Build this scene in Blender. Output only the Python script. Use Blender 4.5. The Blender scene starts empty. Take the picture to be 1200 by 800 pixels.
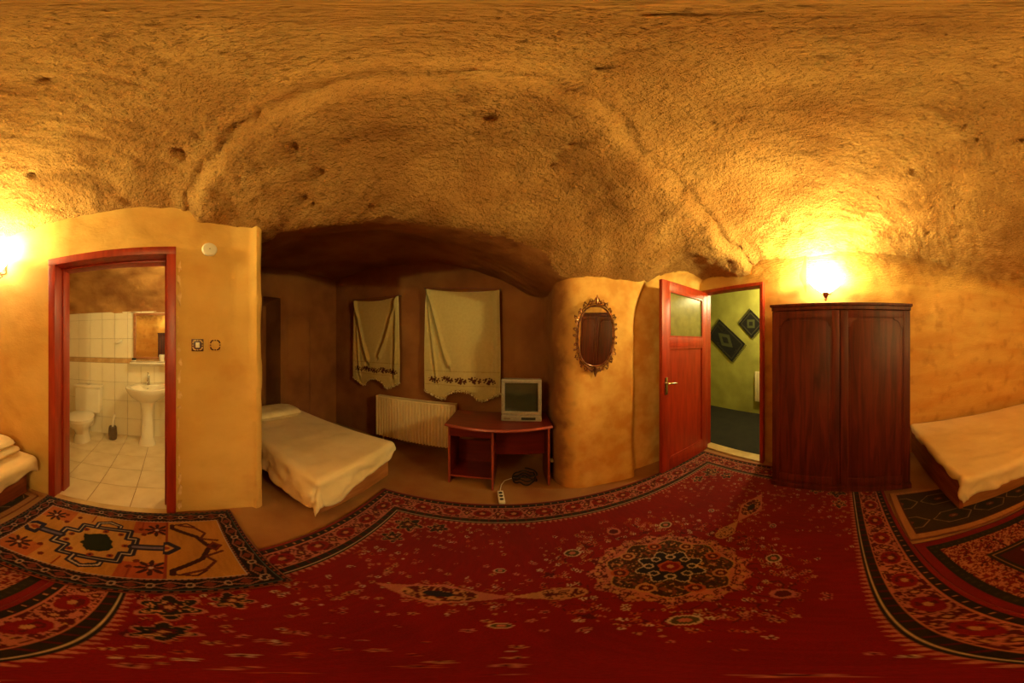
import bpy, bmesh, math, random
import numpy as np
from mathutils import Vector, Matrix
random.seed(7); np.random.seed(7)
PI = math.pi
scene = bpy.context.scene
COL = scene.collection

# ------------------------------------------------------------------ camera
H = 1.5
cam_d = bpy.data.cameras.new('camera'); cam = bpy.data.objects.new('camera', cam_d); COL.objects.link(cam)
cam.location = (0, 0, H); cam.rotation_euler = (PI/2, 0, 0)
cam_d.type = 'PANO'
cam_d.panorama_type = 'EQUIRECTANGULAR'
cam_d.latitude_min = -PI/2; cam_d.latitude_max = PI/2
cam_d.longitude_min = -math.radians(135); cam_d.longitude_max = math.radians(135)
cam_d.clip_start = 0.02
scene.camera = cam
# ------------------------------------------------------------------ world, exposure
w = bpy.data.worlds.new('world'); scene.world = w; w.use_nodes = True
w.node_tree.nodes['Background'].inputs[0].default_value = (1.0, 0.6, 0.3, 1)
w.node_tree.nodes['Background'].inputs[1].default_value = 0.0
scene.view_settings.view_transform = 'Standard'; scene.view_settings.look = 'None'
scene.view_settings.gamma = 1.0; scene.view_settings.use_curve_mapping = False
scene.view_settings.exposure = 0.68
scene.cycles.max_bounces = 12; scene.cycles.diffuse_bounces = 8
LAMP_COL = (1.0, 0.87, 0.30)

# ------------------------------------------------------------------ noise
def _h(ix, iy, iz):
    n = (ix.astype(np.int64)*374761393 + iy.astype(np.int64)*668265263 + iz.astype(np.int64)*1274126177) & 0xffffffff
    n = ((n ^ (n >> 13))*1274126177) & 0xffffffff
    n = (n ^ (n >> 16)) & 0xffffffff
    return n/4294967295.0*2-1
def vnoise(x, y, z=0.0):
    x, y, z = np.broadcast_arrays(np.asarray(x, float), np.asarray(y, float), np.asarray(z, float))
    ix, iy, iz = np.floor(x), np.floor(y), np.floor(z)
    fx, fy, fz = x-ix, y-iy, z-iz
    s = lambda t: t*t*t*(t*(t*6-15)+10)
    fx, fy, fz = s(fx), s(fy), s(fz)
    r = 0
    for a in (0, 1):
        for b in (0, 1):
            for c in (0, 1):
                r = r + _h(ix+a, iy+b, iz+c)*(fx if a else 1-fx)*(fy if b else 1-fy)*(fz if c else 1-fz)
    return r
def fbm(x, y, z=0.0, o=4):
    r = 0; a = 1.0; f = 1.0
    for k in range(o):
        r = r + a*vnoise(x*f+17.3*k, y*f+5.1*k, np.asarray(z)*f+9.7*k); a *= .5; f *= 2.03
    return r
def sstep(a, b, x):
    t = np.clip((x-a)/(b-a), 0, 1); return t*t*(3-2*t)

# ------------------------------------------------------------------ mesh helpers
class MB:
    def __init__(s): s.v = []; s.f = []
    def add(s, v, f):
        n = len(s.v); s.v += [tuple(p) for p in v]; s.f += [tuple(i+n for i in q) for q in f]; return s
    def box(s, x0, x1, y0, y1, z0, z1, r=0.0, M=None, seg=2):
        if r <= 0:
            v = [(x, y, z) for x in (x0, x1) for y in (y0, y1) for z in (z0, z1)]
            f = [(0, 1, 3, 2), (4, 6, 7, 5), (0, 4, 5, 1), (2, 3, 7, 6), (0, 2, 6, 4), (1, 5, 7, 3)]
        else:
            bm = bmesh.new(); bmesh.ops.create_cube(bm, size=1.0)
            for q in bm.verts:
                q.co = Vector(((x0+x1)/2+q.co.x*(x1-x0), (y0+y1)/2+q.co.y*(y1-y0), (z0+z1)/2+q.co.z*(z1-z0)))
            bmesh.ops.bevel(bm, geom=bm.edges[:], offset=r, segments=seg, profile=.6, affect='EDGES')
            bm.verts.index_update()
            v = [tuple(q.co) for q in bm.verts]; f = [tuple(q.index for q in g.verts) for g in bm.faces]; bm.free()
        if M is not None: v = [tuple(M @ Vector(p)) for p in v]
        return s.add(v, f)
    def tube(s, pts, r, n=8, closed=False):
        pts = [Vector(p) for p in pts]; m = len(pts); v = []; f = []
        rr = r if isinstance(r, (list, tuple)) else [r]*m
        up = None
        for i, p in enumerate(pts):
            if closed: t = pts[(i+1) % m]-pts[i-1]
            else: t = pts[min(i+1, m-1)]-pts[max(i-1, 0)]
            t = t.normalized() if t.length > 1e-9 else Vector((0, 0, 1))
            if up is None: up = t.orthogonal().normalized()
            a = (up-t*up.dot(t)); a = a.normalized() if a.length > 1e-6 else t.orthogonal().normalized(); up = a; b = t.cross(a)
            for k in range(n):
                an = 2*PI*k/n; v.append(p+(a*math.cos(an)+b*math.sin(an))*rr[i])
        for i in range(m if closed else m-1):
            j = (i+1) % m
            for k in range(n): f.append((i*n+k, i*n+(k+1) % n, j*n+(k+1) % n, j*n+k))
        if not closed: f.append(tuple(range(n-1, -1, -1))); f.append(tuple((m-1)*n+k for k in range(n)))
        return s.add(v, f)
    def loft(s, rings, n=28, cap0=True, cap1=True):
        # rings: (cx, cy, cz, rx, ry[, power])
        v = []; f = []
        for R in rings:
            cx, cy, cz, rx, ry = R[:5]; pw = R[5] if len(R) > 5 else 1.0
            for k in range(n):
                a = 2*PI*k/n; c, q = math.cos(a), math.sin(a)
                c = math.copysign(abs(c)**pw, c); q = math.copysign(abs(q)**pw, q)
                v.append((cx+rx*c, cy+ry*q, cz))
        for i in range(len(rings)-1):
            for k in range(n): f.append((i*n+k, i*n+(k+1) % n, (i+1)*n+(k+1) % n, (i+1)*n+k))
        if cap0: f.append(tuple(range(n-1, -1, -1)))
        if cap1: f.append(tuple((len(rings)-1)*n+k for k in range(n)))
        return s.add(v, f)
    def prism(s, poly, axis, a0, a1):
        # poly of 2D points extruded along axis 'x','y','z'
        n = len(poly)
        def P(p, a): return {'x': (a, p[0], p[1]), 'y': (p[0], a, p[1]), 'z': (p[0], p[1], a)}[axis]
        v = [P(p, a0) for p in poly]+[P(p, a1) for p in poly]
        f = [tuple(range(n-1, -1, -1)), tuple(range(n, 2*n))]+[(i, (i+1) % n, n+(i+1) % n, n+i) for i in range(n)]
        return s.add(v, f)
    def xf(s, M): s.v = [tuple(M @ Vector(p)) for p in s.v]; return s
    def build(s, name, m, parent=None, smooth=True, ang=35):
        me = bpy.data.meshes.new(name); me.from_pydata(s.v, [], s.f)
        bm = bmesh.new(); bm.from_mesh(me); bmesh.ops.recalc_face_normals(bm, faces=bm.faces[:]); bm.to_mesh(me); bm.free()
        return link(name, me, m, parent, smooth, ang)
def link(name, me, m, parent=None, smooth=True, ang=35):
    me.materials.append(m)
    if smooth:
        me.polygons.foreach_set('use_smooth', [True]*len(me.polygons))
        try: me.set_sharp_from_angle(angle=math.radians(ang))
        except Exception: pass
    o = bpy.data.objects.new(name, me); COL.objects.link(o)
    if parent is not None: o.parent = parent
    return o
def grid_mesh(name, P, m, parent=None, mask=None, colors=None, smooth=True, flip=False, ang=60):
    # P: (nu, nv, 3)
    nu, nv = P.shape[:2]
    me = bpy.data.meshes.new(name)
    idx = np.arange(nu*nv).reshape(nu, nv)
    q = np.stack([idx[:-1, :-1], idx[1:, :-1], idx[1:, 1:], idx[:-1, 1:]], -1)
    if flip: q = q[..., ::-1]
    q = q[mask] if mask is not None else q.reshape(-1, 4)
    me.vertices.add(nu*nv); me.vertices.foreach_set('co', P.reshape(-1).astype(np.float32))
    nq = len(q)
    me.loops.add(nq*4); me.loops.foreach_set('vertex_index', q.reshape(-1).astype(np.int32))
    me.polygons.add(nq); me.polygons.foreach_set('loop_start', np.arange(nq, dtype=np.int32)*4)
    me.update(calc_edges=True)
    if mask is not None:
        bm = bmesh.new(); bm.from_mesh(me)
        bmesh.ops.delete(bm, geom=[v for v in bm.verts if not v.link_faces], context='VERTS'); bm.to_mesh(me); bm.free()
    if colors is not None:
        at = me.color_attributes.new('pattern', 'FLOAT_COLOR', 'POINT')
        c = np.concatenate([colors.reshape(-1, 3), np.ones((nu*nv, 1))], 1).astype(np.float32)
        at.data.foreach_set('color', c.reshape(-1))
    return link(name, me, m, parent, smooth, ang)
def empty(name, loc=(0, 0, 0), rz=0.0):
    o = bpy.data.objects.new(name, None); COL.objects.link(o); o.location = loc; o.rotation_euler = (0, 0, rz); o.empty_display_size = .1; return o
def tag(o, label, cat, group=None, kind=None):
    o['label'] = label; o['category'] = cat
    if group: o['group'] = group
    if kind: o['kind'] = kind
    return o
def struct(o, label=None):
    o['kind'] = 'structure'
    if label: o['label'] = label
    return o

# ------------------------------------------------------------------ materials
def srgb(*c):
    return tuple(((x/255)/12.92 if x/255 <= .04045 else ((x/255+.055)/1.055)**2.4) for x in c)
def mat(name, c1, c2=None, rough=.6, scale=5.0, detail=4, stretch=(1, 1, 1), metal=0.0, bump=0.0, bscale=40.0, bdist=.004, lo=.35, hi=.65,
        spec=.5, emit=None, es=0.0, c3=None, s3=20.0, amt3=.5, bump2=0.0, b2scale=8.0, attr=None, sheen=0.0, coat=0.0, trans=0.0, dist=0.0, zb=None, blend=None):
    m = bpy.data.materials.new(name); m.use_nodes = True; nt = m.node_tree; N = nt.nodes; L = nt.links
    b = N['Principled BSDF']; b.inputs['Roughness'].default_value = rough; b.inputs['Metallic'].default_value = metal
    b.inputs['Specular IOR Level'].default_value = spec
    if sheen: b.inputs['Sheen Weight'].default_value = sheen
    if coat: b.inputs['Coat Weight'].default_value = coat; b.inputs['Coat Roughness'].default_value = .15
    if trans: b.inputs['Transmission Weight'].default_value = trans
    tc = N.new('ShaderNodeTexCoord'); mp = N.new('ShaderNodeMapping'); mp.inputs['Scale'].default_value = stretch
    L.new(tc.outputs['Object'], mp.inputs['Vector'])
    col = None
    if c2 is not None:
        nz = N.new('ShaderNodeTexNoise'); nz.inputs['Scale'].default_value = scale; nz.inputs['Detail'].default_value = detail; nz.inputs['Distortion'].default_value = dist
        L.new(mp.outputs[0], nz.inputs['Vector'])
        rp = N.new('ShaderNodeValToRGB'); rp.color_ramp.elements[0].position = lo; rp.color_ramp.elements[1].position = hi
        rp.color_ramp.elements[0].color = (*c1, 1); rp.color_ramp.elements[1].color = (*c2, 1)
        L.new(nz.outputs['Fac'], rp.inputs[0]); col = rp.outputs[0]
    if attr:
        at = N.new('ShaderNodeVertexColor'); at.layer_name = attr
        if col is not None:
            mx = N.new('ShaderNodeMix'); mx.data_type = 'RGBA'; mx.blend_type = 'MULTIPLY'; mx.inputs[0].default_value = 1.0
            L.new(at.outputs[0], mx.inputs[6]); L.new(col, mx.inputs[7]); col = mx.outputs[2]
        else: col = at.outputs[0]
    if c3 is not None:
        n3 = N.new('ShaderNodeTexNoise'); n3.inputs['Scale'].default_value = s3; n3.inputs['Detail'].default_value = 3
        L.new(tc.outputs['Object'], n3.inputs['Vector'])
        r3 = N.new('ShaderNodeMapRange'); r3.inputs[1].default_value = .55; r3.inputs[2].default_value = .72; r3.inputs[3].default_value = 0; r3.inputs[4].default_value = amt3
        L.new(n3.outputs['Fac'], r3.inputs[0])
        mx = N.new('ShaderNodeMix'); mx.data_type = 'RGBA'; L.new(r3.outputs[0], mx.inputs[0])
        if col is None: mx.inputs[6].default_value = (*c1, 1)
        else: L.new(col, mx.inputs[6])
        mx.inputs[7].default_value = (*c3, 1); col = mx.outputs[2]
    if blend is not None:
        ax, v0, v1, c4, c5 = blend
        s4 = N.new('ShaderNodeSeparateXYZ'); L.new(tc.outputs['Object'], s4.inputs[0])
        n4 = N.new('ShaderNodeTexNoise'); n4.inputs['Scale'].default_value = 7; n4.inputs['Detail'].default_value = 5; L.new(tc.outputs['Object'], n4.inputs['Vector'])
        m4 = N.new('ShaderNodeMath'); m4.operation = 'MULTIPLY_ADD'; m4.inputs[1].default_value = (v1-v0)*1.6; L.new(n4.outputs['Fac'], m4.inputs[0]); L.new(s4.outputs[ax], m4.inputs[2])
        r4 = N.new('ShaderNodeMapRange'); r4.interpolation_type = 'SMOOTHSTEP'; r4.inputs[1].default_value = v0+(v1-v0)*.8; r4.inputs[2].default_value = v1+(v1-v0)*.8; L.new(m4.outputs[0], r4.inputs[0])
        p4 = N.new('ShaderNodeValToRGB'); p4.color_ramp.elements[0].position = .35; p4.color_ramp.elements[1].position = .65; p4.color_ramp.elements[0].color = (*c4, 1); p4.color_ramp.elements[1].color = (*c5, 1); L.new(n4.outputs['Fac'], p4.inputs[0])
        mx = N.new('ShaderNodeMix'); mx.data_type = 'RGBA'; L.new(r4.outputs[0], mx.inputs[0]); L.new(col, mx.inputs[6]); L.new(p4.outputs[0], mx.inputs[7]); col = mx.outputs[2]
    if col is None: b.inputs['Base Color'].default_value = (*c1, 1)
    else: L.new(col, b.inputs['Base Color'])
    nrm = None
    for st, sc, ds, dt in ((bump2, b2scale, bdist*4, 3), (bump, bscale, bdist, 5)):
        if st:
            nb = N.new('ShaderNodeTexNoise'); nb.inputs['Scale'].default_value = sc; nb.inputs['Detail'].default_value = dt; nb.inputs['Roughness'].default_value = .62
            L.new(mp.outputs[0], nb.inputs['Vector'])
            bp = N.new('ShaderNodeBump'); bp.inputs['Strength'].default_value = st; bp.inputs['Distance'].default_value = ds
            L.new(nb.outputs['Fac'], bp.inputs['Height'])
            if nrm is not None: L.new(nrm, bp.inputs['Normal'])
            if zb is not None:
                sx = N.new('ShaderNodeSeparateXYZ'); L.new(tc.outputs['Object'], sx.inputs[0])
                mr = N.new('ShaderNodeMapRange'); mr.inputs[1].default_value = zb[0]; mr.inputs[2].default_value = zb[1]; mr.inputs[3].default_value = .12; mr.inputs[4].default_value = zb[2]
                L.new(sx.outputs[2], mr.inputs[0]); L.new(mr.outputs[0], bp.inputs['Strength']); bp.inputs['Distance'].default_value = zb[3]*(4 if dt == 3 else 1)
            nrm = bp.outputs[0]
    if nrm is not None: L.new(nrm, b.inputs['Normal'])
    if emit is not None:
        b.inputs['Emission Color'].default_value = (*emit, 1); b.inputs['Emission Strength'].default_value = es
    return m
M = {}
M['plaster'] = mat('ochre plaster', srgb(220, 180, 104), srgb(208, 164, 88), rough=.85, scale=2.2, detail=6, stretch=(1, 1, 1.6), bump=.35, bscale=45, bdist=.004, bump2=.3, b2scale=7, c3=srgb(196, 142, 72), s3=3.1, amt3=.5, spec=.25)
M['tuff'] = mat('banded tuff wall', srgb(222, 180, 102), srgb(204, 146, 72), rough=.9, scale=2.6, detail=7, stretch=(.35, .35, 2.4), bump=.45, bscale=38, bdist=.005, bump2=.35, b2scale=6, c3=srgb(150, 86, 40), s3=4.0, amt3=.45, spec=.2, dist=.6, lo=.3, hi=.7)
M['tuff_high'] = mat('banded tuff wall roughening upward', srgb(222, 180, 102), srgb(206, 150, 76), rough=.92, scale=2.6, detail=7, stretch=(.5, .5, 2.0), bump=1, bscale=85, bump2=1, b2scale=34, c3=srgb(150, 92, 44), s3=6.0, amt3=.35, spec=.2, dist=.6, lo=.3, hi=.7, zb=(2.15, 2.62, 1.0, .013), blend=(2, 2.30, 2.62, srgb(196, 150, 88), srgb(166, 118, 64)))
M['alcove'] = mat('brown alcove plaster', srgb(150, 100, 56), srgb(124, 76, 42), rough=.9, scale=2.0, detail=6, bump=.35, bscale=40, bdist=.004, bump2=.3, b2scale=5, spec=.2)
M['tuff_jamb_shade'] = mat('banded tuff wall with brown jamb and painted shade', srgb(150, 100, 56), srgb(124, 76, 42), rough=.9, scale=2.6, detail=7, bump=.45, bscale=38, bdist=.005, bump2=.35, b2scale=6, spec=.2, blend=(0, .40, .55, srgb(224, 182, 104), srgb(206, 150, 76)))  # alcove brown carried onto the jamb also paints in its shade
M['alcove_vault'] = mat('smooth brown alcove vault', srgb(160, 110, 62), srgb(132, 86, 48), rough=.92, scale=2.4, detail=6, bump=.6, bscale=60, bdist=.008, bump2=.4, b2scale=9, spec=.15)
M['rock'] = mat('rough hewn tuff ceiling', srgb(196, 150, 88), srgb(166, 118, 64), rough=.95, scale=3.0, detail=8, bump=1.0, bscale=85, bdist=.013, bump2=.85, b2scale=34, c3=srgb(112, 70, 34), s3=40, amt3=.6, spec=.15)
M['bath_rock'] = mat('bathroom rock', srgb(196, 146, 84), srgb(150, 100, 54), rough=.95, scale=3, bump=.8, bscale=25, bdist=.012, spec=.2)
M['floor'] = mat('screed floor', srgb(166, 124, 74), srgb(134, 84, 48), rough=.55, scale=1.6, detail=6, bump=.2, bscale=30, bdist=.002, spec=.4)
M['red_paint'] = mat('red brown gloss paint', srgb(172, 50, 18), srgb(144, 36, 12), rough=.42, scale=6, stretch=(4, 4, .5), bump=.15, bscale=30, bdist=.002)
M['dark_red'] = mat('dark red wood', srgb(126, 38, 20), srgb(96, 26, 14), rough=.35, scale=7, stretch=(5, 5, .4), bump=.12, bscale=40, bdist=.001)
M['mahogany'] = mat('mahogany', srgb(108, 36, 20), srgb(70, 20, 12), rough=.48, scale=5.5, detail=8, stretch=(4, 4, .32), bump=.08, bscale=30, bdist=.001, spec=.4, dist=.8)
M['desk_red'] = mat('desk laminate', srgb(112, 28, 20), srgb(92, 20, 14), rough=.35, scale=6, stretch=(.6, 5, 5), spec=.5)
M['desk_edge'] = mat('desk edging', srgb(150, 66, 52), rough=.35)
M['sheet'] = mat('cream sheet', srgb(236, 214, 164), srgb(226, 200, 146), rough=.85, scale=3, bump=.25, bscale=10, bdist=.012, bump2=.2, b2scale=3, sheen=.2, spec=.2)
M['blanket'] = mat('cream folded blanket', srgb(240, 222, 180), srgb(226, 204, 154), rough=.9, scale=8, bump=.3, bscale=14, bdist=.01, spec=.2)
M['bed_wood'] = mat('tan bed base', srgb(176, 116, 66), srgb(150, 92, 48), rough=.5, scale=4, stretch=(1, 1, 6), spec=.4)
M['bed_dark'] = mat('reddish bed board', srgb(150, 78, 44), srgb(120, 54, 30), rough=.5, scale=4, stretch=(1, 1, 6), spec=.4)
M['mattress'] = mat('mattress ticking', srgb(190, 170, 120), srgb(176, 152, 104), rough=.8, scale=20)
M['curtain'] = mat('curtain cotton', (1, 1, 1), (.93, .92, .88), rough=.9, scale=30, bump=.15, bscale=220, bdist=.001, attr='pattern', spec=.2)
M['lace'] = mat('lace trim', srgb(222, 208, 160), srgb(150, 126, 80), rough=.9, scale=90, lo=.45, hi=.55)
M['carpet'] = mat('carpet pile', (.78, .78, .78), (1, 1, 1), rough=.95, scale=260, detail=2, bump=.5, bscale=320, bdist=.003, attr='pattern', sheen=.15, spec=.1)
M['radiator'] = mat('cream enamel', srgb(232, 214, 168), srgb(226, 206, 158), rough=.35, scale=4)
M['brass'] = mat('aged brass', srgb(168, 112, 74), srgb(92, 50, 38), rough=.3, metal=.8, scale=30)
M['chrome'] = mat('chrome', (.75, .75, .75), rough=.12, metal=1.0)
M['mirror'] = mat('mirror glass', (.82, .82, .82), rough=.01, metal=1.0)
M['silver'] = mat('silver plastic', srgb(142, 134, 122), srgb(128, 120, 108), rough=.4, scale=40)
M['black'] = mat('black plastic', srgb(26, 22, 20), srgb(36, 30, 26), rough=.45, scale=30)
M['screen'] = mat('tube glass', srgb(46, 52, 40), srgb(40, 46, 36), rough=.12, scale=4, spec=.6)
M['white'] = mat('white plastic', srgb(232, 224, 206), rough=.4)
M['ceramic'] = mat('white ceramic', srgb(238, 230, 210), srgb(232, 222, 200), rough=.15, scale=4, spec=.6)
M['tile'] = mat('wall tile glaze', srgb(236, 226, 200), srgb(228, 216, 186), rough=.2, scale=3, spec=.5)
M['tile_band'] = mat('tan border tile', srgb(206, 170, 120), srgb(186, 148, 98), rough=.25, scale=14)
M['floor_tile'] = mat('floor tile glaze', srgb(226, 210, 176), srgb(212, 192, 154), rough=.28, scale=5, spec=.5)
M['grout'] = mat('grout', srgb(168, 148, 112), srgb(150, 128, 94), rough=.9, scale=30)
M['frost'] = mat('frosted pane', srgb(122, 116, 62), srgb(104, 98, 50), rough=.28, scale=12, bump=.3, bscale=90, bdist=.002, spec=.5)
M['green'] = mat('green hall wall', srgb(168, 162, 74), srgb(148, 142, 60), rough=.85, scale=3, bump=.3, bscale=40, bdist=.004)
M['hall_floor'] = mat('dark hall floor', srgb(34, 28, 16), srgb(20, 16, 10), rough=.9, scale=6)
M['steel'] = mat('brushed dark steel', srgb(120, 104, 88), rough=.3, metal=.8)
M['bulb'] = mat('lamp glass', (1, .9, .7), rough=.4, emit=(1, .84, .45), es=18.0)
M['marble'] = mat('threshold stone', srgb(206, 178, 122), srgb(180, 148, 96), rough=.5, scale=5)
M['chip'] = mat('bare plaster patches', srgb(236, 206, 150), srgb(206, 160, 96), rough=.9, scale=20)
M['glass_dark'] = mat('dark window glass', srgb(16, 10, 8), rough=.1)
M['cloth_dark'] = mat('black cable rubber', srgb(20, 16, 14), rough=.6)

# ------------------------------------------------------------------ cave shell: ceiling height field
CP = np.array([
 (-1.5, -3.1, 2.45), (-1.5, -2.0, 2.52), (-1.5, -1.2, 2.58), (-1.5, -.4, 2.57), (-1.5, .2, 2.55), (-1.45, .68, 2.41),
 (-1.1, -1.4, 2.80), (-1.1, -.4, 2.80), (-1.1, .3, 2.72), (-.6, 0, 2.90), (-.5, -1, 2.94), (0, 0, 2.96), (0, -1.5, 2.96), (1, -1, 2.95), (1.7, -1.2, 2.86), (.6, .4, 2.95),
 (1.3, .3, 2.90), (0, .6, 2.86), (2.24, 1.2, 2.42), (2.31, .3, 2.58), (2.40, -.1, 2.62), (1.95, .3, 2.72), (1.7, .7, 2.80), (2.6, -.7, 2.66), (2.65, -1.6, 2.60), (2.65, -3.1, 2.5), (2.3, -1.2, 2.80),
 (.55, 1.78, 2.10), (.9, 1.78, 2.09), (1.2, 1.78, 2.10), (1.6, 1.8, 2.32), (2.24, 1.85, 2.34), (.7, 1.4, 2.42), (.5, 1.0, 2.70), (1.3, 1.4, 2.50), (1.7, 1.3, 2.52),
 (-.9, 1.10, 2.43), (-.2, 1.4, 2.41), (.35, 1.62, 2.24), (-.6, .75, 2.62), (0, 1.0, 2.66), (.5, -2.5, 2.80), (.5, -3.1, 2.45), (-2.5, .7, 2.4), (-2.5, 2.7, 2.3), (.3, 2.6, 2.2), (1.5, 2.2, 2.2)])
def _tps(r2): return np.where(r2 > 1e-12, r2*np.log(np.maximum(r2, 1e-12)), 0)
_n = len(CP); _A = np.zeros((_n+3, _n+3)); _d2 = ((CP[:, None, :2]-CP[None, :, :2])**2).sum(-1)
_A[:_n, :_n] = _tps(_d2)+np.eye(_n)*.01; _A[:_n, _n] = 1; _A[:_n, _n+1:] = CP[:, :2]; _A[_n, :_n] = 1; _A[_n+1:, :_n] = CP[:, :2].T
_W = np.linalg.solve(_A, np.concatenate([CP[:, 2], np.zeros(3)]))
RIDGE = [(-1.7, .12), (-1.2, .17), (-.7, .3), (0, .50), (.5, .78), (1.0, 1.02), (1.7, 1.10), (2.6, 1.16)]
LIP = [(-1.75, .62), (-1.5, .68), (-.85, 1.12), (-.2, 1.42), (.4, 1.66), (.9, 1.80)]
def ydist(x, y, line):
    xs = np.array([p[0] for p in line]); ys = np.array([p[1] for p in line]); return y-np.interp(x, xs, ys)
def WX(y): return 2.24+.41*sstep(.9, -1.3, y)     # plan line of the right hand wall
def Zc(x, y, fine=True):
    x = np.asarray(x, float); y = np.asarray(y, float); sh = np.broadcast(x, y).shape
    X = np.broadcast_to(x, sh).reshape(-1); Y = np.broadcast_to(y, sh).reshape(-1)
    z = _W[_n]+_W[_n+1]*X+_W[_n+2]*Y
    for i in range(_n): z = z+_W[i]*_tps((X-CP[i, 0])**2+(Y-CP[i, 1])**2)
    z = z.reshape(sh); X = X.reshape(sh); Y = Y.reshape(sh)
    wob = .05*vnoise(X*3, Y*3, 1.0)+.02*vnoise(X*11, Y*11, 2.0)
    s = ydist(X, Y, RIDGE)+wob
    z = z-.12*sstep(0, .06, s)*(1-sstep(.06, .62, s))
    z = z-.032*np.exp(-((s+.03)/.038)**2)
    a = ydist(X, Y, LIP)+wob*.5
    za = np.interp(X, [-2.9, -2, -1, -.65, -.1, .2, .5, .9], [2.60, 2.66, 2.58, 2.48, 2.26, 2.06, 1.92, 1.85])
    inside = (X < .62)
    t = sstep(-.05, .75, a)*inside
    z = z*(1-t)+za*t
    dr = WX(Y)-X
    q = np.clip((.6-dr)/.6, 0, 1)
    z = z-.09*(1-np.sqrt(np.maximum(1-q*q, 0)))*sstep(1.05, .6, Y)
    if fine:
        k = 1-.85*sstep(.0, .5, t)
        z = z+k*(.020*fbm(X*2.2, Y*2.2, 3.0, 2)+.004*fbm(X*9, Y*9, 5.0, 3))
        # long chisel strokes fanning over the vault
        ang = .5*vnoise(X*.8, Y*.8, 8)+.9
        z = z+k*.006*vnoise((X*np.cos(ang)+Y*np.sin(ang))*26, (-X*np.sin(ang)+Y*np.cos(ang))*5, 4.0)
    return z
st = .022
PITS = [(random.uniform(-1.4, 2.4), random.uniform(-2.6, 1.4), random.uniform(.014, .032), random.uniform(.015, .04)) for _ in range(110)]
gx = np.arange(-2.95, 2.87, st); gy = np.arange(-3.16, 2.87, st)
GX, GY = np.meshgrid(gx, gy, indexing='ij')
cxm = (GX[:-1, :-1]+st/2); cym = (GY[:-1, :-1]+st/2)
keep = ((cxm > -1.62) & (cxm < 2.36) & (cym < 2.08)) | ((cxm >= 2.3) & (cym < .3)) | ((cxm < .85) & (cym > .56))
GZ = Zc(GX, GY)
for (a_, b_, r_, h_) in PITS:
    i0, i1 = np.searchsorted(gx, [a_-.1, a_+.1]); j0, j1 = np.searchsorted(gy, [b_-.1, b_+.1])
    GZ[i0:i1, j0:j1] += h_*np.exp(-((GX[i0:i1, j0:j1]-a_)**2+((GY[i0:i1, j0:j1]-b_)*1.3)**2)/(r_*r_))
jit = .012
PX = GX+jit*vnoise(GX*14, GY*14, 31.0); PY = GY+jit*vnoise(GX*14, GY*14, 41.0)
_al = ((ydist(cxm, cym, LIP)+.05*vnoise(cxm*5, cym*5) > .10) & (cxm < .62))[keep]
ceil = struct(grid_mesh('ceiling', np.stack([PX, PY, GZ], -1), M['rock'], mask=keep, flip=True), 'rough hewn tuff vault')
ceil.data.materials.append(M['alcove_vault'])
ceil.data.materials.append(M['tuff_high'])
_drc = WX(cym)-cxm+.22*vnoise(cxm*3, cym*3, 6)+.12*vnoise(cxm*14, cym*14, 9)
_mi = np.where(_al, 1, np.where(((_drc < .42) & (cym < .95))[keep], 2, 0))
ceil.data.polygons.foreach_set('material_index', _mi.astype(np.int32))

# walls: outline pieces as (s, z) grids
def resample(pts, step=.035):
    out = [pts[0]]
    for a, b in zip(pts[:-1], pts[1:]):
        n = max(1, int(round(math.dist(a, b)/step)))
        for i in range(1, n+1): out.append((a[0]+(b[0]-a[0])*i/n, a[1]+(b[1]-a[1])*i/n))
    return np.array(out)
def arc(cx, cy, r, a0, a1, n=8):
    return [(cx+r*math.cos(math.radians(a0+(a1-a0)*i/n)), cy+r*math.sin(math.radians(a0+(a1-a0)*i/n))) for i in range(n+1)]
def wall(name, pts, m, zo=1.8, hole=None, disp=None, bend=0.0, amp=.012, label=None, n1=None, flip=False, step=.035):
    # hole = (axis, lo, hi): cells below zo with that coordinate in lo..hi are left open
    P = resample(pts, step)
    top = Zc(P[:, 0], P[:, 1], False)+.06
    d = np.gradient(P, axis=0); d /= np.linalg.norm(d, axis=1)[:, None]+1e-9
    nrm = np.stack([d[:, 1], -d[:, 0]], -1)
    n1 = n1 or int(zo/.035); n2 = 22
    rows = [np.full(len(P), zo*i/n1) for i in range(n1)]+[zo+(np.maximum(top, zo+.05)-zo)*i/n2 for i in range(n2+1)]
    Z = np.stack(rows, 1)
    X = np.repeat(P[:, 0:1], Z.shape[1], 1); Y = np.repeat(P[:, 1:2], Z.shape[1], 1)
    D = amp*fbm(X*1.7+3, Y*1.7, Z*1.7, 3)+amp*.25*fbm(X*9, Y*9, Z*9, 2)
    if hole is not None:
        q = X if hole[0] == 'x' else Y
        dist = np.maximum(np.maximum(hole[1]-q, q-hole[2]), Z-zo)
        D = D*sstep(0, .12, dist)
    if disp is not None: D = D+disp(X, Y, Z)
    if bend: D = D+bend*np.clip((Z-(top[:, None]-.55))/.55, 0, 1)**2
    X = X+nrm[:, 0:1]*D; Y = Y+nrm[:, 1:2]*D
    mask = None
    if hole is not None:
        q = P[:, 0] if hole[0] == 'x' else P[:, 1]
        qm = (q[:-1]+q[1:])/2; zm = (Z[:, :-1]+Z[:, 1:])/2
        mask = ~(((qm > hole[1]) & (qm < hole[2]))[:, None] & (zm[:-1] < zo))
    return struct(grid_mesh(name, np.stack([X, Y, Z], -1), m, mask=mask, flip=flip), label)
DOOR_Z = 2.135
wall('wall_left', [(-1.5, -3.05), (-1.5, -.935), (-1.5, -.0), (-1.5, .45), (-1.47, .58)]+arc(-1.50, .60, .06, 0, 90, 6)+[(-1.70, .665), (-2.82, .68)], M['plaster'], zo=DOOR_Z, hole=('y', -.92, .02), label='ochre plaster wall with the bathroom doorway')
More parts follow.
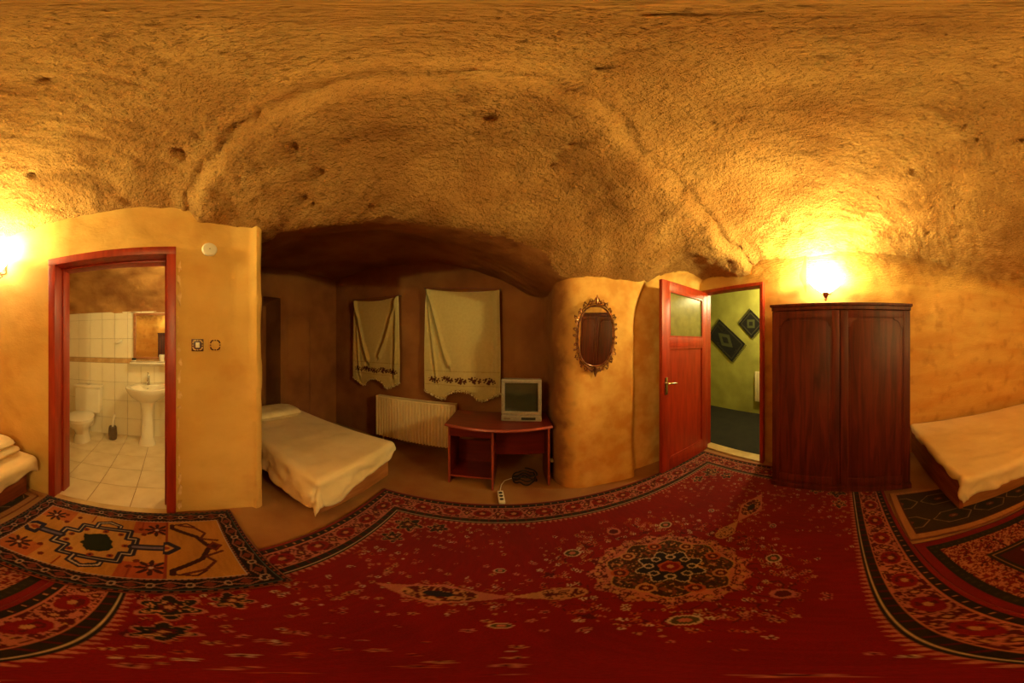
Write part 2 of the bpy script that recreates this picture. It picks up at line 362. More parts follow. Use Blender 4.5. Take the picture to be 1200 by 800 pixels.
def niche(X, Y, Z):
    a = sstep(1.26, 1.30, Y)*(1-sstep(1.50, 1.54, Y))*(1-sstep(2.10, 2.14, Z))
    b = sstep(1.62, 1.66, Y)*(1-sstep(2.05, 2.07, Y))*(1-sstep(1.86, 1.90, Z))
    return -.42*a+.03*b
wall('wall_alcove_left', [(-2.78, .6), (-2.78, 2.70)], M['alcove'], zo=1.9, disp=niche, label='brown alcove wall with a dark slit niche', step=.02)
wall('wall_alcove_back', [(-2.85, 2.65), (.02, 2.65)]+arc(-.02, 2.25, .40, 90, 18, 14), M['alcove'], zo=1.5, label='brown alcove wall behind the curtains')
def arch(X, Y, Z):
    e = 1-np.sqrt(((X-1.72)/.63)**2+((Z-1.62)/.80)**2)
    d = np.where(Z < 1.62, X-1.09, e*.63)
    d = np.where((X > 1.72) & (Z > 1.62), 2.42-Z, d)
    return -.14*sstep(0, .13, d)*(X > 1.0)
wall('wall_front', arc(-.02, 2.25, .40, 18, 0, 4)+[(.382, 2.05)]+arc(.622, 2.02, .24, 180, 268, 14)+[(.66, 1.78), (2.32, 1.78)], M['tuff_jamb_shade'], zo=1.6, disp=arch, label='banded tuff wall with the oval mirror and door recess', step=.025)
wall('wall_right', [(2.24, 2.08), (2.24, 1.87), (2.24, .97)]+[(float(WX(np.array(y))), y) for y in np.arange(.9, -1.31, -.1)]+[(2.65, -1.4), (2.65, -3.1)], M['tuff_high'], zo=DOOR_Z+.01, hole=('y', .97, 1.87),  label='banded tuff wall behind the wardrobe')
wall('wall_back', [(2.7, -3.05), (-1.55, -3.05)], M['tuff'], label='tuff wall at the far end of the room')
# floor
fl = MB().box(-2.9, 2.3, -3.1, 2.75, -.06, 0).box(2.3, 2.75, -3.1, .3, -.06, 0)
struct(fl.build('floor', M['floor'], smooth=False), 'brown screed floor')

# ------------------------------------------------------------------ sconces (main light)
def sconce(loc, nx, label, power):
    t = empty('wall_sconce', loc); tag(t, label, 'lamp', 'wall sconces')
    s = nx
    MB().box(*sorted((s*.001, s*.018)), -.045, .045, -.02, .10, r=.006).build('back_plate', M['brass'], t)
    MB().tube([(s*.015, 0, -.04), (s*.06, 0, -.075), (s*.11, 0, -.06), (s*.12, 0, -.02)], .009).build('arm', M['brass'], t)
    MB().loft([(s*.12, 0, -.115, .004, .004), (s*.12, 0, -.10, .014, .014), (s*.12, 0, -.085, .008, .008), (s*.12, 0, -.07, .02, .02), (s*.12, 0, -.05, .03, .03), (s*.12, 0, -.03, .035, .035)], 16).build('finial', M['brass'], t)
    r = [(s*.12, 0, -.03, .035, .035), (s*.12, 0, .0, .065, .08), (s*.12, 0, .04, .085, .13), (s*.12, 0, .09, .10, .17), (s*.12, 0, .13, .108, .195)]
    r2 = [(a, b, c, max(d-.006, .01), e-.006) for a, b, c, d, e in reversed(r)]
    MB().loft(r+r2, 28).build('glass_bowl', M['bulb'], t)
    l = bpy.data.lights.new('sconce_bulb', 'POINT'); l.energy = power; l.color = LAMP_COL; l.shadow_soft_size = .05
    lo = bpy.data.objects.new('sconce_bulb', l); COL.objects.link(lo); lo.parent = t; lo.location = (s*.115, 0, .20)
    return t
sconce((2.308, .28, 2.03), -1, 'glowing wall sconce with a small brass finial above the wardrobe', 74)
sconce((-1.495, -1.45, 2.18), 1, 'glowing wall sconce left of the bathroom door above the bed', 60)

# ------------------------------------------------------------------ bathroom
bx0, bx1, by0, by1 = -3.2, -1.70, -1.85, .56
wb = struct(MB().box(bx0-.08, bx0, by0, by1, -.02, 1.95).build('wall_bathroom_back', M['grout'], smooth=False), 'tiled bathroom wall')
tw, th = .2, .293
tile_me = None; band_me = None
def tile_copy(proto, loc, parent, name):
    o = proto.copy(); COL.objects.link(o); o.parent = parent; o.location = loc; o.name = name; return o
proto_t = proto_b = None
zrows = []; z = .0
for r in range(7):
    if r == 4: zrows.append((z, .075, True)); z += .078
    zrows.append((z, th-.004 if r < 6 else 1.95-z, False)); z += th
    if z > 1.94: break
k = 0
full = MB().box(0, .008, .002, tw-.002, .002, th-.002, r=.002, seg=1)
bandb = MB().box(0, .010, .002, tw-.002, .002, .073, r=.002, seg=1)
lastb = None
for (zz, hh, isb) in zrows:
    for c in range(int((by1-by0)/tw)):
        y = by0+c*tw+.01
        if isb:
            if proto_b is None: proto_b = bandb.build('border_tile', M['tile_band'], wb, smooth=False); o = proto_b
            else: o = tile_copy(proto_b, (0, 0, 0), wb, 'border_tile')
        else:
            if zz+hh > 1.951: continue
            if proto_t is None: proto_t = full.build('wall_tile', M['tile'], wb, smooth=False); o = proto_t
            else: o = tile_copy(proto_t, (0, 0, 0), wb, 'wall_tile')
            if hh < th-.01: o.scale = (1, 1, hh/th)
        o.location = (bx0, y, zz)
struct(MB().box(bx0, bx1, by0-.08, by0, -.02, 2.7).build('wall_bathroom_left', M['tile'], smooth=False), 'plain bathroom side wall')
struct(MB().box(bx0, -1.60, by1, by1+.06, -.02, 2.7).build('wall_bathroom_right', M['tile'], smooth=False), 'plain bathroom end wall')
# the bathroom side of the door wall
wf = MB().box(-1.70, -1.66, by0, -.92, -.02, 2.6).box(-1.70, -1.66, .02, by1, -.02, 2.6).box(-1.70, -1.66, -.92, .02, 2.135, 2.6)
struct(wf.build('wall_bathroom_front', M['tile'], smooth=False), 'bathroom side of the door wall')
# rock ceiling sweeping down behind the tiles
u = np.linspace(0, 1, 46); v = np.linspace(by0, by1, 60); U, V = np.meshgrid(u, v, indexing='ij')
px = np.interp(u, [0, .08, .3, .5, 1], [-3.19, -3.20, -3.10, -2.8, -1.62]); pz = np.interp(u, [0, .08, .3, .5, 1], [1.93, 1.99, 2.16, 2.36, 2.5])
Pb = np.stack([px[:, None]+.03*fbm(U*6, V*3, 2, 3), V, pz[:, None]+.03*fbm(U*6, V*3, 7, 3)*np.minimum(1, U*6)], -1)
struct(grid_mesh('ceiling_bathroom', Pb, M['bath_rock']), 'brown rock ceiling of the bathroom')
fb = struct(MB().box(bx0, bx1+.04, by0, by1, -.03, -.004).box(bx1, -1.53, -.9, -.02, -.03, -.004).build('floor_bathroom', M['grout'], smooth=False), 'tiled bathroom floor')
pf = None
T = .335
for i in range(5):
    for j in range(8):
        # one tile
        x = -1.53-(i+1)*T; y = by0+j*T
        if y > by1: continue
        if i == 0 and not (-.9-T < y-.12 < .0): continue
        if pf is None:
            pf = MB().box(.0025, T-.0025, .0025, T-.0025, -.006, .004, r=.0015, seg=1).build('floor_tile', M['floor_tile'], fb, smooth=False); o = pf
        else: o = tile_copy(pf, (0, 0, 0), fb, 'floor_tile')
        o.location = (max(x, bx0-T*.5), y-.12, 0)
# doorway frame
d2 = struct(empty('door_2', (-1.5, -.45, 0)), 'red painted bathroom door frame')
def rel(o, par): o.parent = par; o.matrix_parent_inverse = Matrix.Translation((par.location.x, par.location.y, 0)).inverted(); return o
def dpart(mb, name, m, par): return rel(mb.build(name, m), par)
dpart(MB().box(-1.72, -1.478, -.935, -.872, 0, 2.19, r=.006), 'jamb', M['red_paint'], d2)
dpart(MB().box(-1.72, -1.478, -.028, .037, 0, 2.19, r=.006), 'jamb', M['red_paint'], d2)
dpart(MB().box(-1.72, -1.476, -.935, .037, 2.13, 2.192, r=.006), 'head', M['red_paint'], d2)
dpart(MB().box(-1.71, -1.60, -.873, -.857, 0, 2.13, r=.003).box(-1.71, -1.60, -.043, -.027, 0, 2.13, r=.003).box(-1.71, -1.60, -.873, -.027, 2.115, 2.131, r=.003), 'door_stop', M['red_paint'], d2)
dpart(MB().box(-1.53, -1.462, -.872, -.028, -.01, .020, r=.006), 'threshold', M['marble'], d2)
# chipped plaster beside the frame
chip = MB()
zz = .05
while zz < 2.0:
    hgt = random.uniform(.03, .16); wd = random.uniform(.01, .04)
    n = 15; poly = []
    for q in range(n):
        a = 2*PI*q/n; rr = random.uniform(.35, 1.15)
        poly.append((.045+wd*.5+wd*.5*rr*math.cos(a), zz+hgt/2+hgt*.5*rr*math.sin(a)))
    chip.prism(poly, 'x', -1.497, -1.483)
    zz += hgt+random.uniform(.0, .06)
dpart(chip, 'chipped_plaster', M['chip'], d2)['kind'] = 'stuff'
# toilet
t = tag(empty('toilet', (-3.19, -1.22, 0)), 'white ceramic toilet with cistern behind the bathroom door frame', 'toilet')
MB().box(.01, .19, -.20, .20, .40, .80, r=.035, seg=3).build('cistern', M['ceramic'], t)
MB().box(.0, .20, -.21, .21, .80, .835, r=.014).build('cistern_lid', M['ceramic'], t)
MB().loft([(.10, 0, .835, .028, .028), (.10, 0, .85, .028, .028), (.10, 0, .853, .02, .02)], 16).build('flush_button', M['chrome'], t)
MB().loft([(.36, 0, 0, .17, .115), (.36, 0, .04, .165, .11), (.36, 0, .15, .14, .09), (.39, 0, .24, .17, .11), (.42, 0, .32, .225, .165), (.43, 0, .385, .24, .185), (.43, 0, .40, .235, .18), (.43, 0, .40, .17, .12), (.42, 0, .34, .15, .10), (.40, 0, .25, .08, .06)], 32).build('bowl', M['ceramic'], t)
MB().box(.14, .28, -.10, .10, .2, .41, r=.03).build('cistern_support', M['ceramic'], t)
MB().loft([(.43, 0, .405, .245, .19), (.43, 0, .43, .245, .19), (.43, 0, .437, .22, .17)], 32).build('seat_lid', M['ceramic'], t)
# sink
t = tag(empty('pedestal_sink', (-3.19, -.32, 0)), 'white pedestal sink with a single lever tap under the mirror', 'sink')
MB().loft([(.26, 0, 0, .105, .12), (.26, 0, .03, .10, .115), (.24, 0, .12, .075, .085), (.22, 0, .45, .062, .075), (.21, 0, .62, .085, .10), (.21, 0, .70, .11, .13)], 24).build('pedestal', M['ceramic'], t)
MB().loft([(.21, 0, .66, .11, .13), (.22, 0, .72, .17, .22), (.23, 0, .79, .215, .275), (.235, 0, .845, .235, .30), (.235, 0, .865, .235, .30), (.235, 0, .868, .225, .29), (.25, 0, .862, .18, .23), (.25, 0, .80, .15, .19), (.24, 0, .74, .06, .08)], 36).build('basin', M['ceramic'], t)
MB().box(.0, .10, -.22, .22, .78, .87, r=.02).build('tap_ledge', M['ceramic'], t)
tp = MB().loft([(.07, 0, .865, .026, .026), (.07, 0, .88, .024, .024), (.07, 0, .98, .02, .02), (.07, 0, 1.0, .022, .022)], 16); tp.tube([(.07, 0, .95), (.12, 0, .975), (.18, 0, .96), (.20, 0, .935)], [.016, .015, .013, .012]); tp.build('tap', M['chrome'], t)
MB().tube([(.07, 0, 1.0), (.065, 0, 1.03), (.11, 0, 1.05), (.15, 0, 1.06)], [.016, .014, .010, .008]).build('tap_lever', M['chrome'], t)
MB().loft([(.17, 0, .83, .012, .012), (.17, 0, .834, .012, .012)], 12).build('overflow_hole', M['black'], t)
MB().tube([(.18, .02, .66), (.18, .05, .60), (.10, .06, .56), (.0, .06, .56)], .016).build('drain_pipe', M['chrome'], t)
# shelf and mirror
t = tag(empty('bathroom_shelf', (-3.19, -.30, 1.155)), 'white ceramic shelf below the bathroom mirror', 'shelf')
MB().box(0, .14, -.29, .29, .02, .045, r=.01).build('board', M['ceramic'], t); MB().box(0, .03, -.29, .29, -.02, .03, r=.008).build('back_rail', M['ceramic'], t)
MB().tube([(.13, -.27, .06), (.13, .27, .06)], .006).build('front_rail', M['chrome'], t)
t = tag(empty('bathroom_mirror', (-3.19, -.26, 1.24)), 'framed square mirror above the bathroom sink', 'mirror')
MB().box(.006, .014, -.25, .25, .03, .65).build('glass', M['mirror'], t, smooth=False)
fr = MB()
for a in ((-.29, -.25, 0, .68), (.25, .29, 0, .68)): fr.box(0, .025, *a, r=.005)
fr.box(0, .025, -.25, .25, 0, .035, r=.005).box(0, .025, -.25, .25, .645, .68, r=.005); fr.build('frame', M['bed_wood'], t)
cup = tag(MB().loft([(0, 0, 0, .032, .032), (0, 0, .10, .04, .04), (0, 0, .105, .038, .038), (0, 0, .10, .035, .035), (0, 0, .01, .028, .028)], 20).build('tumbler', M['white']), 'white tumbler standing on the bathroom shelf', 'cup'); cup.location = (-3.11, -.13, 1.201)
sp = tag(empty('soap_box', (-3.11, -.53, 1.201)), 'small dark lidded pot at the left of the bathroom shelf', 'pot')
MB().loft([(0, 0, 0, .028, .028), (0, 0, .03, .03, .03)], 18).build('jar', M['white'], sp); MB().loft([(0, 0, .03, .032, .032), (0, 0, .055, .032, .032), (0, 0, .06, .026, .026)], 18).build('lid', M['black'], sp)
hk = tag(empty('towel_hook', (-3.19, -.76, 1.50)), 'small ceramic hook on the bathroom tiles left of the mirror', 'hook')
MB().box(0, .012, -.035, .035, -.03, .03, r=.004).build('plate', M['ceramic'], hk); MB().tube([(.01, .03, .02), (.05, .0, -.01), (.055, -.04, -.02), (.04, -.07, -.01)], [.012, .012, .011, .009]).build('prong', M['ceramic'], hk)
t = tag(empty('toilet_brush', (-3.0, -.82, 0.004)), 'toilet brush with white handle in a dark metal holder', 'brush')
MB().loft([(0, 0, 0, .05, .05), (0, 0, .02, .062, .062), (0, 0, .10, .066, .066), (0, 0, .2, .058, .058), (0, 0, .22, .05, .05)], 20).build('holder', M['steel'], t)
MB().tube([(0, 0, .2), (.01, .01, .3), (.03, .035, .42)], [.018, .017, .02]).build('handle', M['white'], t)
# bathroom ceiling lamp (out of the doorway's view)
t = tag(empty('bathroom_lamp', (-2.1, .36, 2.16)), 'round bathroom ceiling lamp inside the bathroom', 'lamp')
MB().loft([(0, 0, .30, .012, .012), (0, 0, .06, .012, .012)], 10).build('stem', M['brass'], t)
MB().loft([(0, 0, -.07, .02, .02), (0, 0, -.05, .055, .055), (0, 0, 0, .075, .075), (0, 0, .05, .055, .055), (0, 0, .07, .02, .02)], 20).build('globe', mat('bathroom globe', (1, .9, .7), rough=.4, emit=LAMP_COL, es=4.0), t)
l = bpy.data.lights.new('bathroom_bulb', 'POINT'); l.energy = 14; l.color = (1, .82, .34); l.shadow_soft_size = .08
lo = bpy.data.objects.new('bathroom_bulb', l); COL.objects.link(lo); lo.parent = t; lo.location = (-.05, -.1, -.06)

# ------------------------------------------------------------------ hall beyond the open door
hx0, hx1, hy0, hy1 = 2.30, 3.95, .5, 3.9
struct(MB().box(hx0, hx1+.1, hy0, hy1, -.06, -.002).build('floor_hall', M['hall_floor'], smooth=False), 'dark floor of the hall')
struct(MB().box(hx1, hx1+.08, hy0, hy1, -.02, 2.75).build('wall_hall_back', M['green'], smooth=False), 'olive green wall of the hall')
struct(MB().box(hx0, hx1, hy1, hy1+.08, -.02, 2.75).build('wall_hall_left', M['green'], smooth=False), 'olive green end wall of the hall')
struct(MB().box(hx0, hx1, hy0-.08, hy0, -.02, 2.75).build('wall_hall_right', M['green'], smooth=False), 'olive green side wall of the hall')
struct(MB().box(hx0-.02, hx0+.03, 1.87, hy1, -.02, 2.75).box(hx0-.02, hx0+.03, hy0, .97, -.02, 2.75).box(hx0-.02, hx0+.03, .97, 1.87, 2.15, 2.75).build('wall_hall_front', M['green'], smooth=False), 'hall side of the door wall')
struct(MB().box(hx0, hx1, hy0, hy1, 2.72, 2.8).build('ceiling_hall', M['green'], smooth=False), 'hall ceiling')
t = tag(empty('hall_lamp', (3.2, 1.15, 2.5)), 'ceiling lamp in the green hall', 'lamp')
MB().loft([(0, 0, .22, .012, .012), (0, 0, .06, .012, .012)], 10).build('stem', M['brass'], t)
MB().loft([(0, 0, -.06, .02, .02), (0, 0, -.04, .05, .05), (0, 0, 0, .065, .065), (0, 0, .04, .05, .05), (0, 0, .06, .02, .02)], 18).build('globe', mat('hall globe', (1, .9, .7), rough=.4, emit=(1, .8, .45), es=2.0), t)
l = bpy.data.lights.new('hall_bulb', 'POINT'); l.energy = 62; l.color = (1, .84, .42); l.shadow_soft_size = .08
lo = bpy.data.objects.new('hall_bulb', l); COL.objects.link(lo); lo.parent = t; lo.location = (0, .05, -.12)
t = tag(empty('hall_radiator', (3.93, 1.50, .28)), 'pale radiator on the green hall wall cut off by the door jamb', 'radiator')
mb = MB()
for i in range(16): mb.box(-.05, -.012, -.40+i*.05, -.40+i*.05+.042, 0.0, .62, r=.008)
mb.build('panel', M['radiator'], t); [MB().box(-.035, -.002, -.4, .4, z_, z_+.05).build('bracket', M['radiator'], t) for z_ in (.05, .5)]
def hall_rug(name, y, z, L, Wd, rot, label):
    t = tag(empty(name, (3.935, y, z)), label, 'wall rug', 'small rugs hung diagonally in the hall')
    R = Matrix.Rotation(rot, 4, 'X')
    n = 60; U, V = np.meshgrid(np.linspace(-L/2, L/2, n), np.linspace(-Wd/2, Wd/2, n), indexing='ij')
    c = np.zeros((n, n, 3)); c[:] = srgb(30, 26, 20)
    e = np.minimum(L/2-abs(U), Wd/2-abs(V)); c[(e > .04) & (e < .055)] = srgb(70, 64, 40)
    dm = abs(U)/(L*.3)+abs(V)/(Wd*.3); c[dm < 1] = srgb(74, 74, 40); c[dm < .5] = srgb(36, 32, 22)
    P = np.stack([np.full_like(U, -.012)+.003*vnoise(U*9, V*9), U, V], -1)
    o = grid_mesh('pile', P, M['carpet'], t, colors=c, flip=False); o.rotation_euler = (rot, 0, 0)
    o = MB().box(-.010, .0, -L/2, L/2, -Wd/2, Wd/2).build('backing', M['black'], t, smooth=False); o.rotation_euler = (rot, 0, 0)
    for sgn in (-1, 1):
        fg = MB()
        for i in range(14):
            vv = -Wd/2+Wd*(i+.5)/14; fg.tube([(-.006, sgn*L/2, vv), (-.006, sgn*(L/2+.045), vv+.01)], .006, 5)
        o = fg.build('fringe', M['black'], t); o.rotation_euler = (rot, 0, 0); o['kind'] = 'stuff'
hall_rug('hall_kilim', 2.62, 1.53, .84, .50, math.radians(40), 'large dark rug hung diagonally on the green hall wall')
hall_rug('hall_kilim', 2.0, 1.86, .42, .40, math.radians(45), 'small dark square rug hung as a diamond near the door jamb')
# ------------------------------------------------------------------ room door
d1 = struct(empty('door_1', (2.22, 1.80, 0)), 'open red door with a frosted upper pane')
dpart(MB().box(2.18, 2.34, 1.80, 1.865, 0, 2.14, r=.005), 'jamb', M['red_paint'], d1)
dpart(MB().box(2.18, 2.34, .965, 1.005, 0, 2.14, r=.005), 'jamb', M['red_paint'], d1)
dpart(MB().box(2.18, 2.34, .965, 1.865, 2.135, 2.175, r=.005), 'head', M['red_paint'], d1)
dpart(MB().box(2.19, 2.34, 1.0, 1.80, -.005, .025, r=.005), 'threshold', M['marble'], d1)
leaf = empty('door_leaf', (0, 0, 0)); leaf.parent = d1; leaf.location = (-.03, -.02, .02); leaf.rotation_euler = (0, 0, math.radians(187))
W_, H_, T_ = .85, 2.11, .042
# leaf local: x from 0 (hinge) to W_, y thickness (0..T_) faces camera on +y after the turn
MB().box(0, .11, 0, T_, 0, H_, r=.004).build('hinge_stile', M['red_paint'], leaf)
MB().box(W_-.11, W_, 0, T_, 0, H_, r=.004).build('lock_stile', M['red_paint'], leaf)
for (a, b) in ((0, .16), (1.42, 1.52), (H_-.10, H_)): MB().box(.11, W_-.11, 0, T_, a, b, r=.003).build('rail', M['red_paint'], leaf)
MB().box(.10, W_-.10, .012, T_-.014, .15, 1.43).build('lower_panel', M['red_paint'], leaf, smooth=False)
mo = MB()
for (a, b, c, e) in ((.11, .13, .16, 1.42), (W_-.13, W_-.11, .16, 1.42), (.13, W_-.13, .16, .18), (.13, W_-.13, 1.40, 1.42), (.11, .13, 1.52, H_-.1), (W_-.13, W_-.11, 1.52, H_-.1), (.13, W_-.13, 1.52, 1.54), (.13, W_-.13, H_-.12, H_-.1)): mo.box(a, b, T_-.016, T_-.002, c, e)
mo.build('moulding', M['red_paint'], leaf, smooth=False)
MB().box(.11, W_-.11, .018, .024, 1.51, H_-.09).build('pane', M['frost'], leaf, smooth=False)
hd = MB().box(W_-.075, W_-.035, T_, T_+.006, .94, 1.12, r=.003); hd.tube([(W_-.055, T_+.004, 1.06), (W_-.055, T_+.045, 1.06), (W_-.07, T_+.05, 1.06), (W_-.17, T_+.05, 1.05)], [.009, .009, .009, .007]); hd.build('handle', M['chrome'], leaf)
# ------------------------------------------------------------------ wardrobe
wx, wy0, wy1, wz = 1.78, -.49, .71, 1.785
t = tag(empty('wardrobe', (2.0, .11, .027)), 'dark mahogany two door wardrobe beside the open door', 'wardrobe')
def wp(mb, name, m=None, par=None): return rel(mb.build(name, m or M['mahogany']), t) if par is None else mb.build(name, m or M['mahogany'], par)
wp(MB().box(wx+.022, 2.215, wy0+.01, wy0+.035, .07, wz-.03), 'side_panel'); wp(MB().box(wx+.022, 2.215, wy1-.035, wy1-.01, .07, wz-.03), 'side_panel')
wp(MB().box(2.20, 2.218, wy0+.03, wy1-.03, .07, wz-.03), 'back_panel')
wp(MB().box(wx+.03, 2.20, wy0+.03, wy1-.03, .07, .09), 'bottom_board')
wp(MB().box(wx-.012, 2.225, wy0-.008, wy1+.008, wz-.012, wz+.012, r=.006).box(wx+.002, 2.22, wy0+.005, wy1-.005, wz-.045, wz-.012, r=.004), 'cornice')
wp(MB().box(wx-.004, 2.22, wy0, wy1, 0, .06, r=.004).box(wx+.004, 2.22, wy0+.005, wy1-.005, .06, .075, r=.003), 'plinth')
for k, (a, b) in enumerate(((wy0+.012, .108), (.112, wy1-.012))):
    D = wp(MB().box(wx+.004, wx+.022, a, b, .08, wz-.05, r=.003), 'door')
    D.data.update()
    inv = D.matrix_parent_inverse.copy()
    def sub(mb, name, m=None):
        o = mb.build(name, m or M['mahogany'], D); return o
    st_ = .065
    sub(MB().box(wx-.004, wx+.006, a+.002, a+st_, .085, wz-.055, r=.003), 'stile'); sub(MB().box(wx-.004, wx+.006, b-st_, b-.002, .085, wz-.055, r=.003), 'stile')
    sub(MB().box(wx-.004, wx+.006, a+st_, b-st_, .085, .18, r=.003), 'rail'); sub(MB().box(wx-.004, wx+.006, a+st_, b-st_, wz-.115, wz-.055, r=.003), 'rail')
    sub(MB().box(wx-.001, wx+.005, a+st_+.02, b-st_-.02, .2, wz-.135, r=.004), 'panel')
    # notched ornaments in the upper corners
    orn = MB()
    for (yc, sg) in ((a+st_, 1), (b-st_, -1)):
        poly = [(yc, wz-.115), (yc+sg*.075, wz-.115), (yc+sg*.075, wz-.13), (yc+sg*.045, wz-.14), (yc+sg*.03, wz-.16), (yc+sg*.02, wz-.19), (yc, wz-.19)]
        sub(MB().prism(poly, 'x', wx-.006, wx+.004), 'corner_ornament')
# ------------------------------------------------------------------ wall mirror
mc = Vector((.71, 1.745, 1.545)); tilt = math.radians(3.1)
t = tag(empty('oval_mirror', mc), 'ornate oval mirror in an openwork brass frame on the tuff wall', 'mirror'); t.rotation_euler = (tilt, 0, math.radians(5.4))
a_, b_ = .172, .262
def ell(an, k=1.0, e=.84):
    c, s = math.cos(an), math.sin(an)
    return (a_*k*math.copysign(abs(c)**e, c), b_*k*math.copysign(abs(s)**e, s))
n = 64
MB().prism([ell(2*PI*i/n) for i in range(n)], 'y', -.004, .004).build('glass', M['mirror'], t, smooth=False)
fr = MB()
fr.tube([(ell(2*PI*i/n)[0], -.006, ell(2*PI*i/n)[1]) for i in range(n)], .008, 6, closed=True)
fr.tube([(ell(2*PI*i/n, 1.09)[0], -.002, ell(2*PI*i/n, 1.09)[1]) for i in range(n)], .004, 5, closed=True)
rn = random.Random(3)
for i in range(40):
    an = 2*PI*i/40; x, z_ = ell(an, 1.06); ox, oz = ell(an, 1.0); d = Vector((x-ox, 0, z_-oz)).normalized(); tn = Vector((-d.z, 0, d.x))
    sg = 1 if i % 2 else -1
    sz = .032+.010*rn.random()+(.014 if i % 10 in (3, 7) else 0)
    pts = []
    for q in range(13):
        th_ = q/12*2.0*PI*.85; rr = sz*(1-q/12*.7)*.5
        c = Vector((x, -.006, z_))+d*sz*.35
        pts.append(c+d*rr*math.cos(th_)*1.1+tn*sg*rr*math.sin(th_)+Vector((0, -.006*math.sin(th_), 0)))
    fr.tube(pts, [.0045-.0002*q for q in range(13)], 5)
    # leaf tip
    c = Vector((x, -.004, z_))+d*sz*.6
    fr.tube([c-d*.012, c, c+d*.006+tn*sg*.008, c+d*.010+tn*sg*.016], [.003, .007, .005, .002], 5)
fr.build('frame', M['brass'], t)
cr = MB()
for sg in (-1, 1):
    cr.tube([(sg*.09, -.004, .25), (sg*.07, -.008, .285), (sg*.03, -.008, .29), (sg*.015, -.008, .315), (0, -.008, .335)], [.007, .006, .006, .006, .004], 6)
    cr.tube([(sg*.05, -.006, .262), (sg*.04, -.010, .30), (sg*.06, -.008, .31), (sg*.068, -.006, .295)], [.005, .005, .004, .003], 6)
cr.loft([(0, -.006, .262, .008, .006), (0, -.006, .285, .02, .010), (0, -.006, .31, .012, .008), (0, -.006, .35, .003, .003)], 10)
cr.xf(Matrix.Translation((0, 0, .012))).build('crest', M['brass'], t)
dp = MB()
for sg in (-1, 1): dp.tube([(sg*.08, -.004, -.255), (sg*.05, -.008, -.285), (sg*.02, -.008, -.28), (0, -.008, -.31)], [.006, .006, .005, .004], 6)
dp.loft([(0, -.006, -.345, .003, .003), (0, -.006, -.315, .014, .008), (0, -.006, -.27, .018, .008), (0, -.006, -.25, .006, .005)], 10)
dp.xf(Matrix.Translation((0, 0, -.012))).build('drop', M['brass'], t)
# ------------------------------------------------------------------ switches, cover disc
M['switch_red'] = mat('dark red ornament', srgb(92, 34, 30), srgb(66, 22, 22), rough=.4, scale=60)
def switch(y, label, kind):
    t = tag(empty('light_switch', (-1.492, y, 1.475)), label, 'switch', 'switches by the bathroom door')
    MB().box(0, .008, -.042, .042, -.042, .042, r=.004).build('plate', M['switch_red'] if kind else M['plaster'], t)
    ro = MB()
    for i in range(20):
        an = 2*PI*i/20; e = .6
        y_ = .033*math.copysign(abs(math.cos(an))**e, math.cos(an)); z_ = .033*math.copysign(abs(math.sin(an))**e, math.sin(an))
        ro.loft([(.010, y_, z_-.004, .003, .004), (.012, y_, z_, .004, .006), (.010, y_, z_+.004, .003, .004)], 8)
    ro.build('painted_rosette', M['chip'] if kind else M['switch_red'], t)
    MB().box(.008, .013, -.014, .014, -.018, .018, r=.003).build('rocker', M['white'] if kind else M['plaster'], t)
switch(.185, 'ornate square switch nearer the bathroom door with a pale rocker', 1)
switch(.308, 'ornate square switch farther from the bathroom door with a plain centre', 0)
t = tag(empty('cover_disc', (-1.494, .268, 2.18)), 'pale round cover disc high on the plaster wall', 'junction box')
o = MB().loft([(0, 0, 0, .054, .054), (0, 0, .012, .054, .054), (0, 0, .02, .048, .048), (0, 0, .022, .02, .02)], 28).build('lid', M['white'], t); o.rotation_euler = (0, PI/2, 0)
o = MB().loft([(0, 0, .022, .005, .005), (0, 0, .025, .004, .004)], 8).build('screw', M['chrome'], t); o.rotation_euler = (0, PI/2, 0)
# ------------------------------------------------------------------ beds
def drape(name, x0, x1, y0, y1, zt, ov, label, m, thick_noise=.009, wall_sides=(), step=.022, hang=None, seed=0.0, flare=.05):
    # ov: overhang (x-, x+, y-, y+); hang(u, v) scales the overhang locally
    xs = np.arange(x0-ov[0], x1+ov[1]+step/2, step); ys = np.arange(y0-ov[2], y1+ov[3]+step/2, step)
    X, Y = np.meshgrid(xs, ys, indexing='ij')
    if hang is not None: sc = hang(X, Y)
    else: sc = np.ones_like(X)
    ex = np.where(X < x0, X-x0, np.where(X > x1, X-x1, 0)); ey = np.where(Y < y0, Y-y0, np.where(Y > y1, Y-y1, 0))
    e = (ex**4+ey**4)**.25+1e-9; eh = np.hypot(ex, ey)+1e-9; r = .045
    cx = np.clip(X, x0, x1); cy = np.clip(Y, y0, y1)
    el = e*sc
    arcl = r*PI/2
    an = np.minimum(el, arcl)/r
    outw = r*np.sin(an)+np.maximum(el-arcl, 0)*flare
    down = r*(1-np.cos(an))+np.maximum(el-arcl, 0)
    fold = .030*fbm((X+Y)*5.0+seed, (X-Y)*5.0, seed, 2)*sstep(.03, .16, el)
    outw = np.where(e > 1e-6, outw+fold, 0)
    px_ = cx+ex/eh*outw; py_ = cy+ey/eh*outw
    top = thick_noise*fbm(X*3+seed, Y*3, seed+2, 4)+.004*fbm(X*11+seed, Y*4, seed+5, 2)
    edge = np.minimum(np.minimum(cx-x0, x1-cx), np.minimum(cy-y0, y1-cy)); top = top*sstep(-.02, .1, edge+.02)
    pz_ = zt+top-np.where(e > 1e-6, down, 0)
    o = grid_mesh(name, np.stack([px_, py_, np.maximum(pz_, .008)], -1), m)
    md = o.modifiers.new('t', 'SOLIDIFY'); md.thickness = .006; md.offset = 1
    return tag(o, label, 'bedspread')
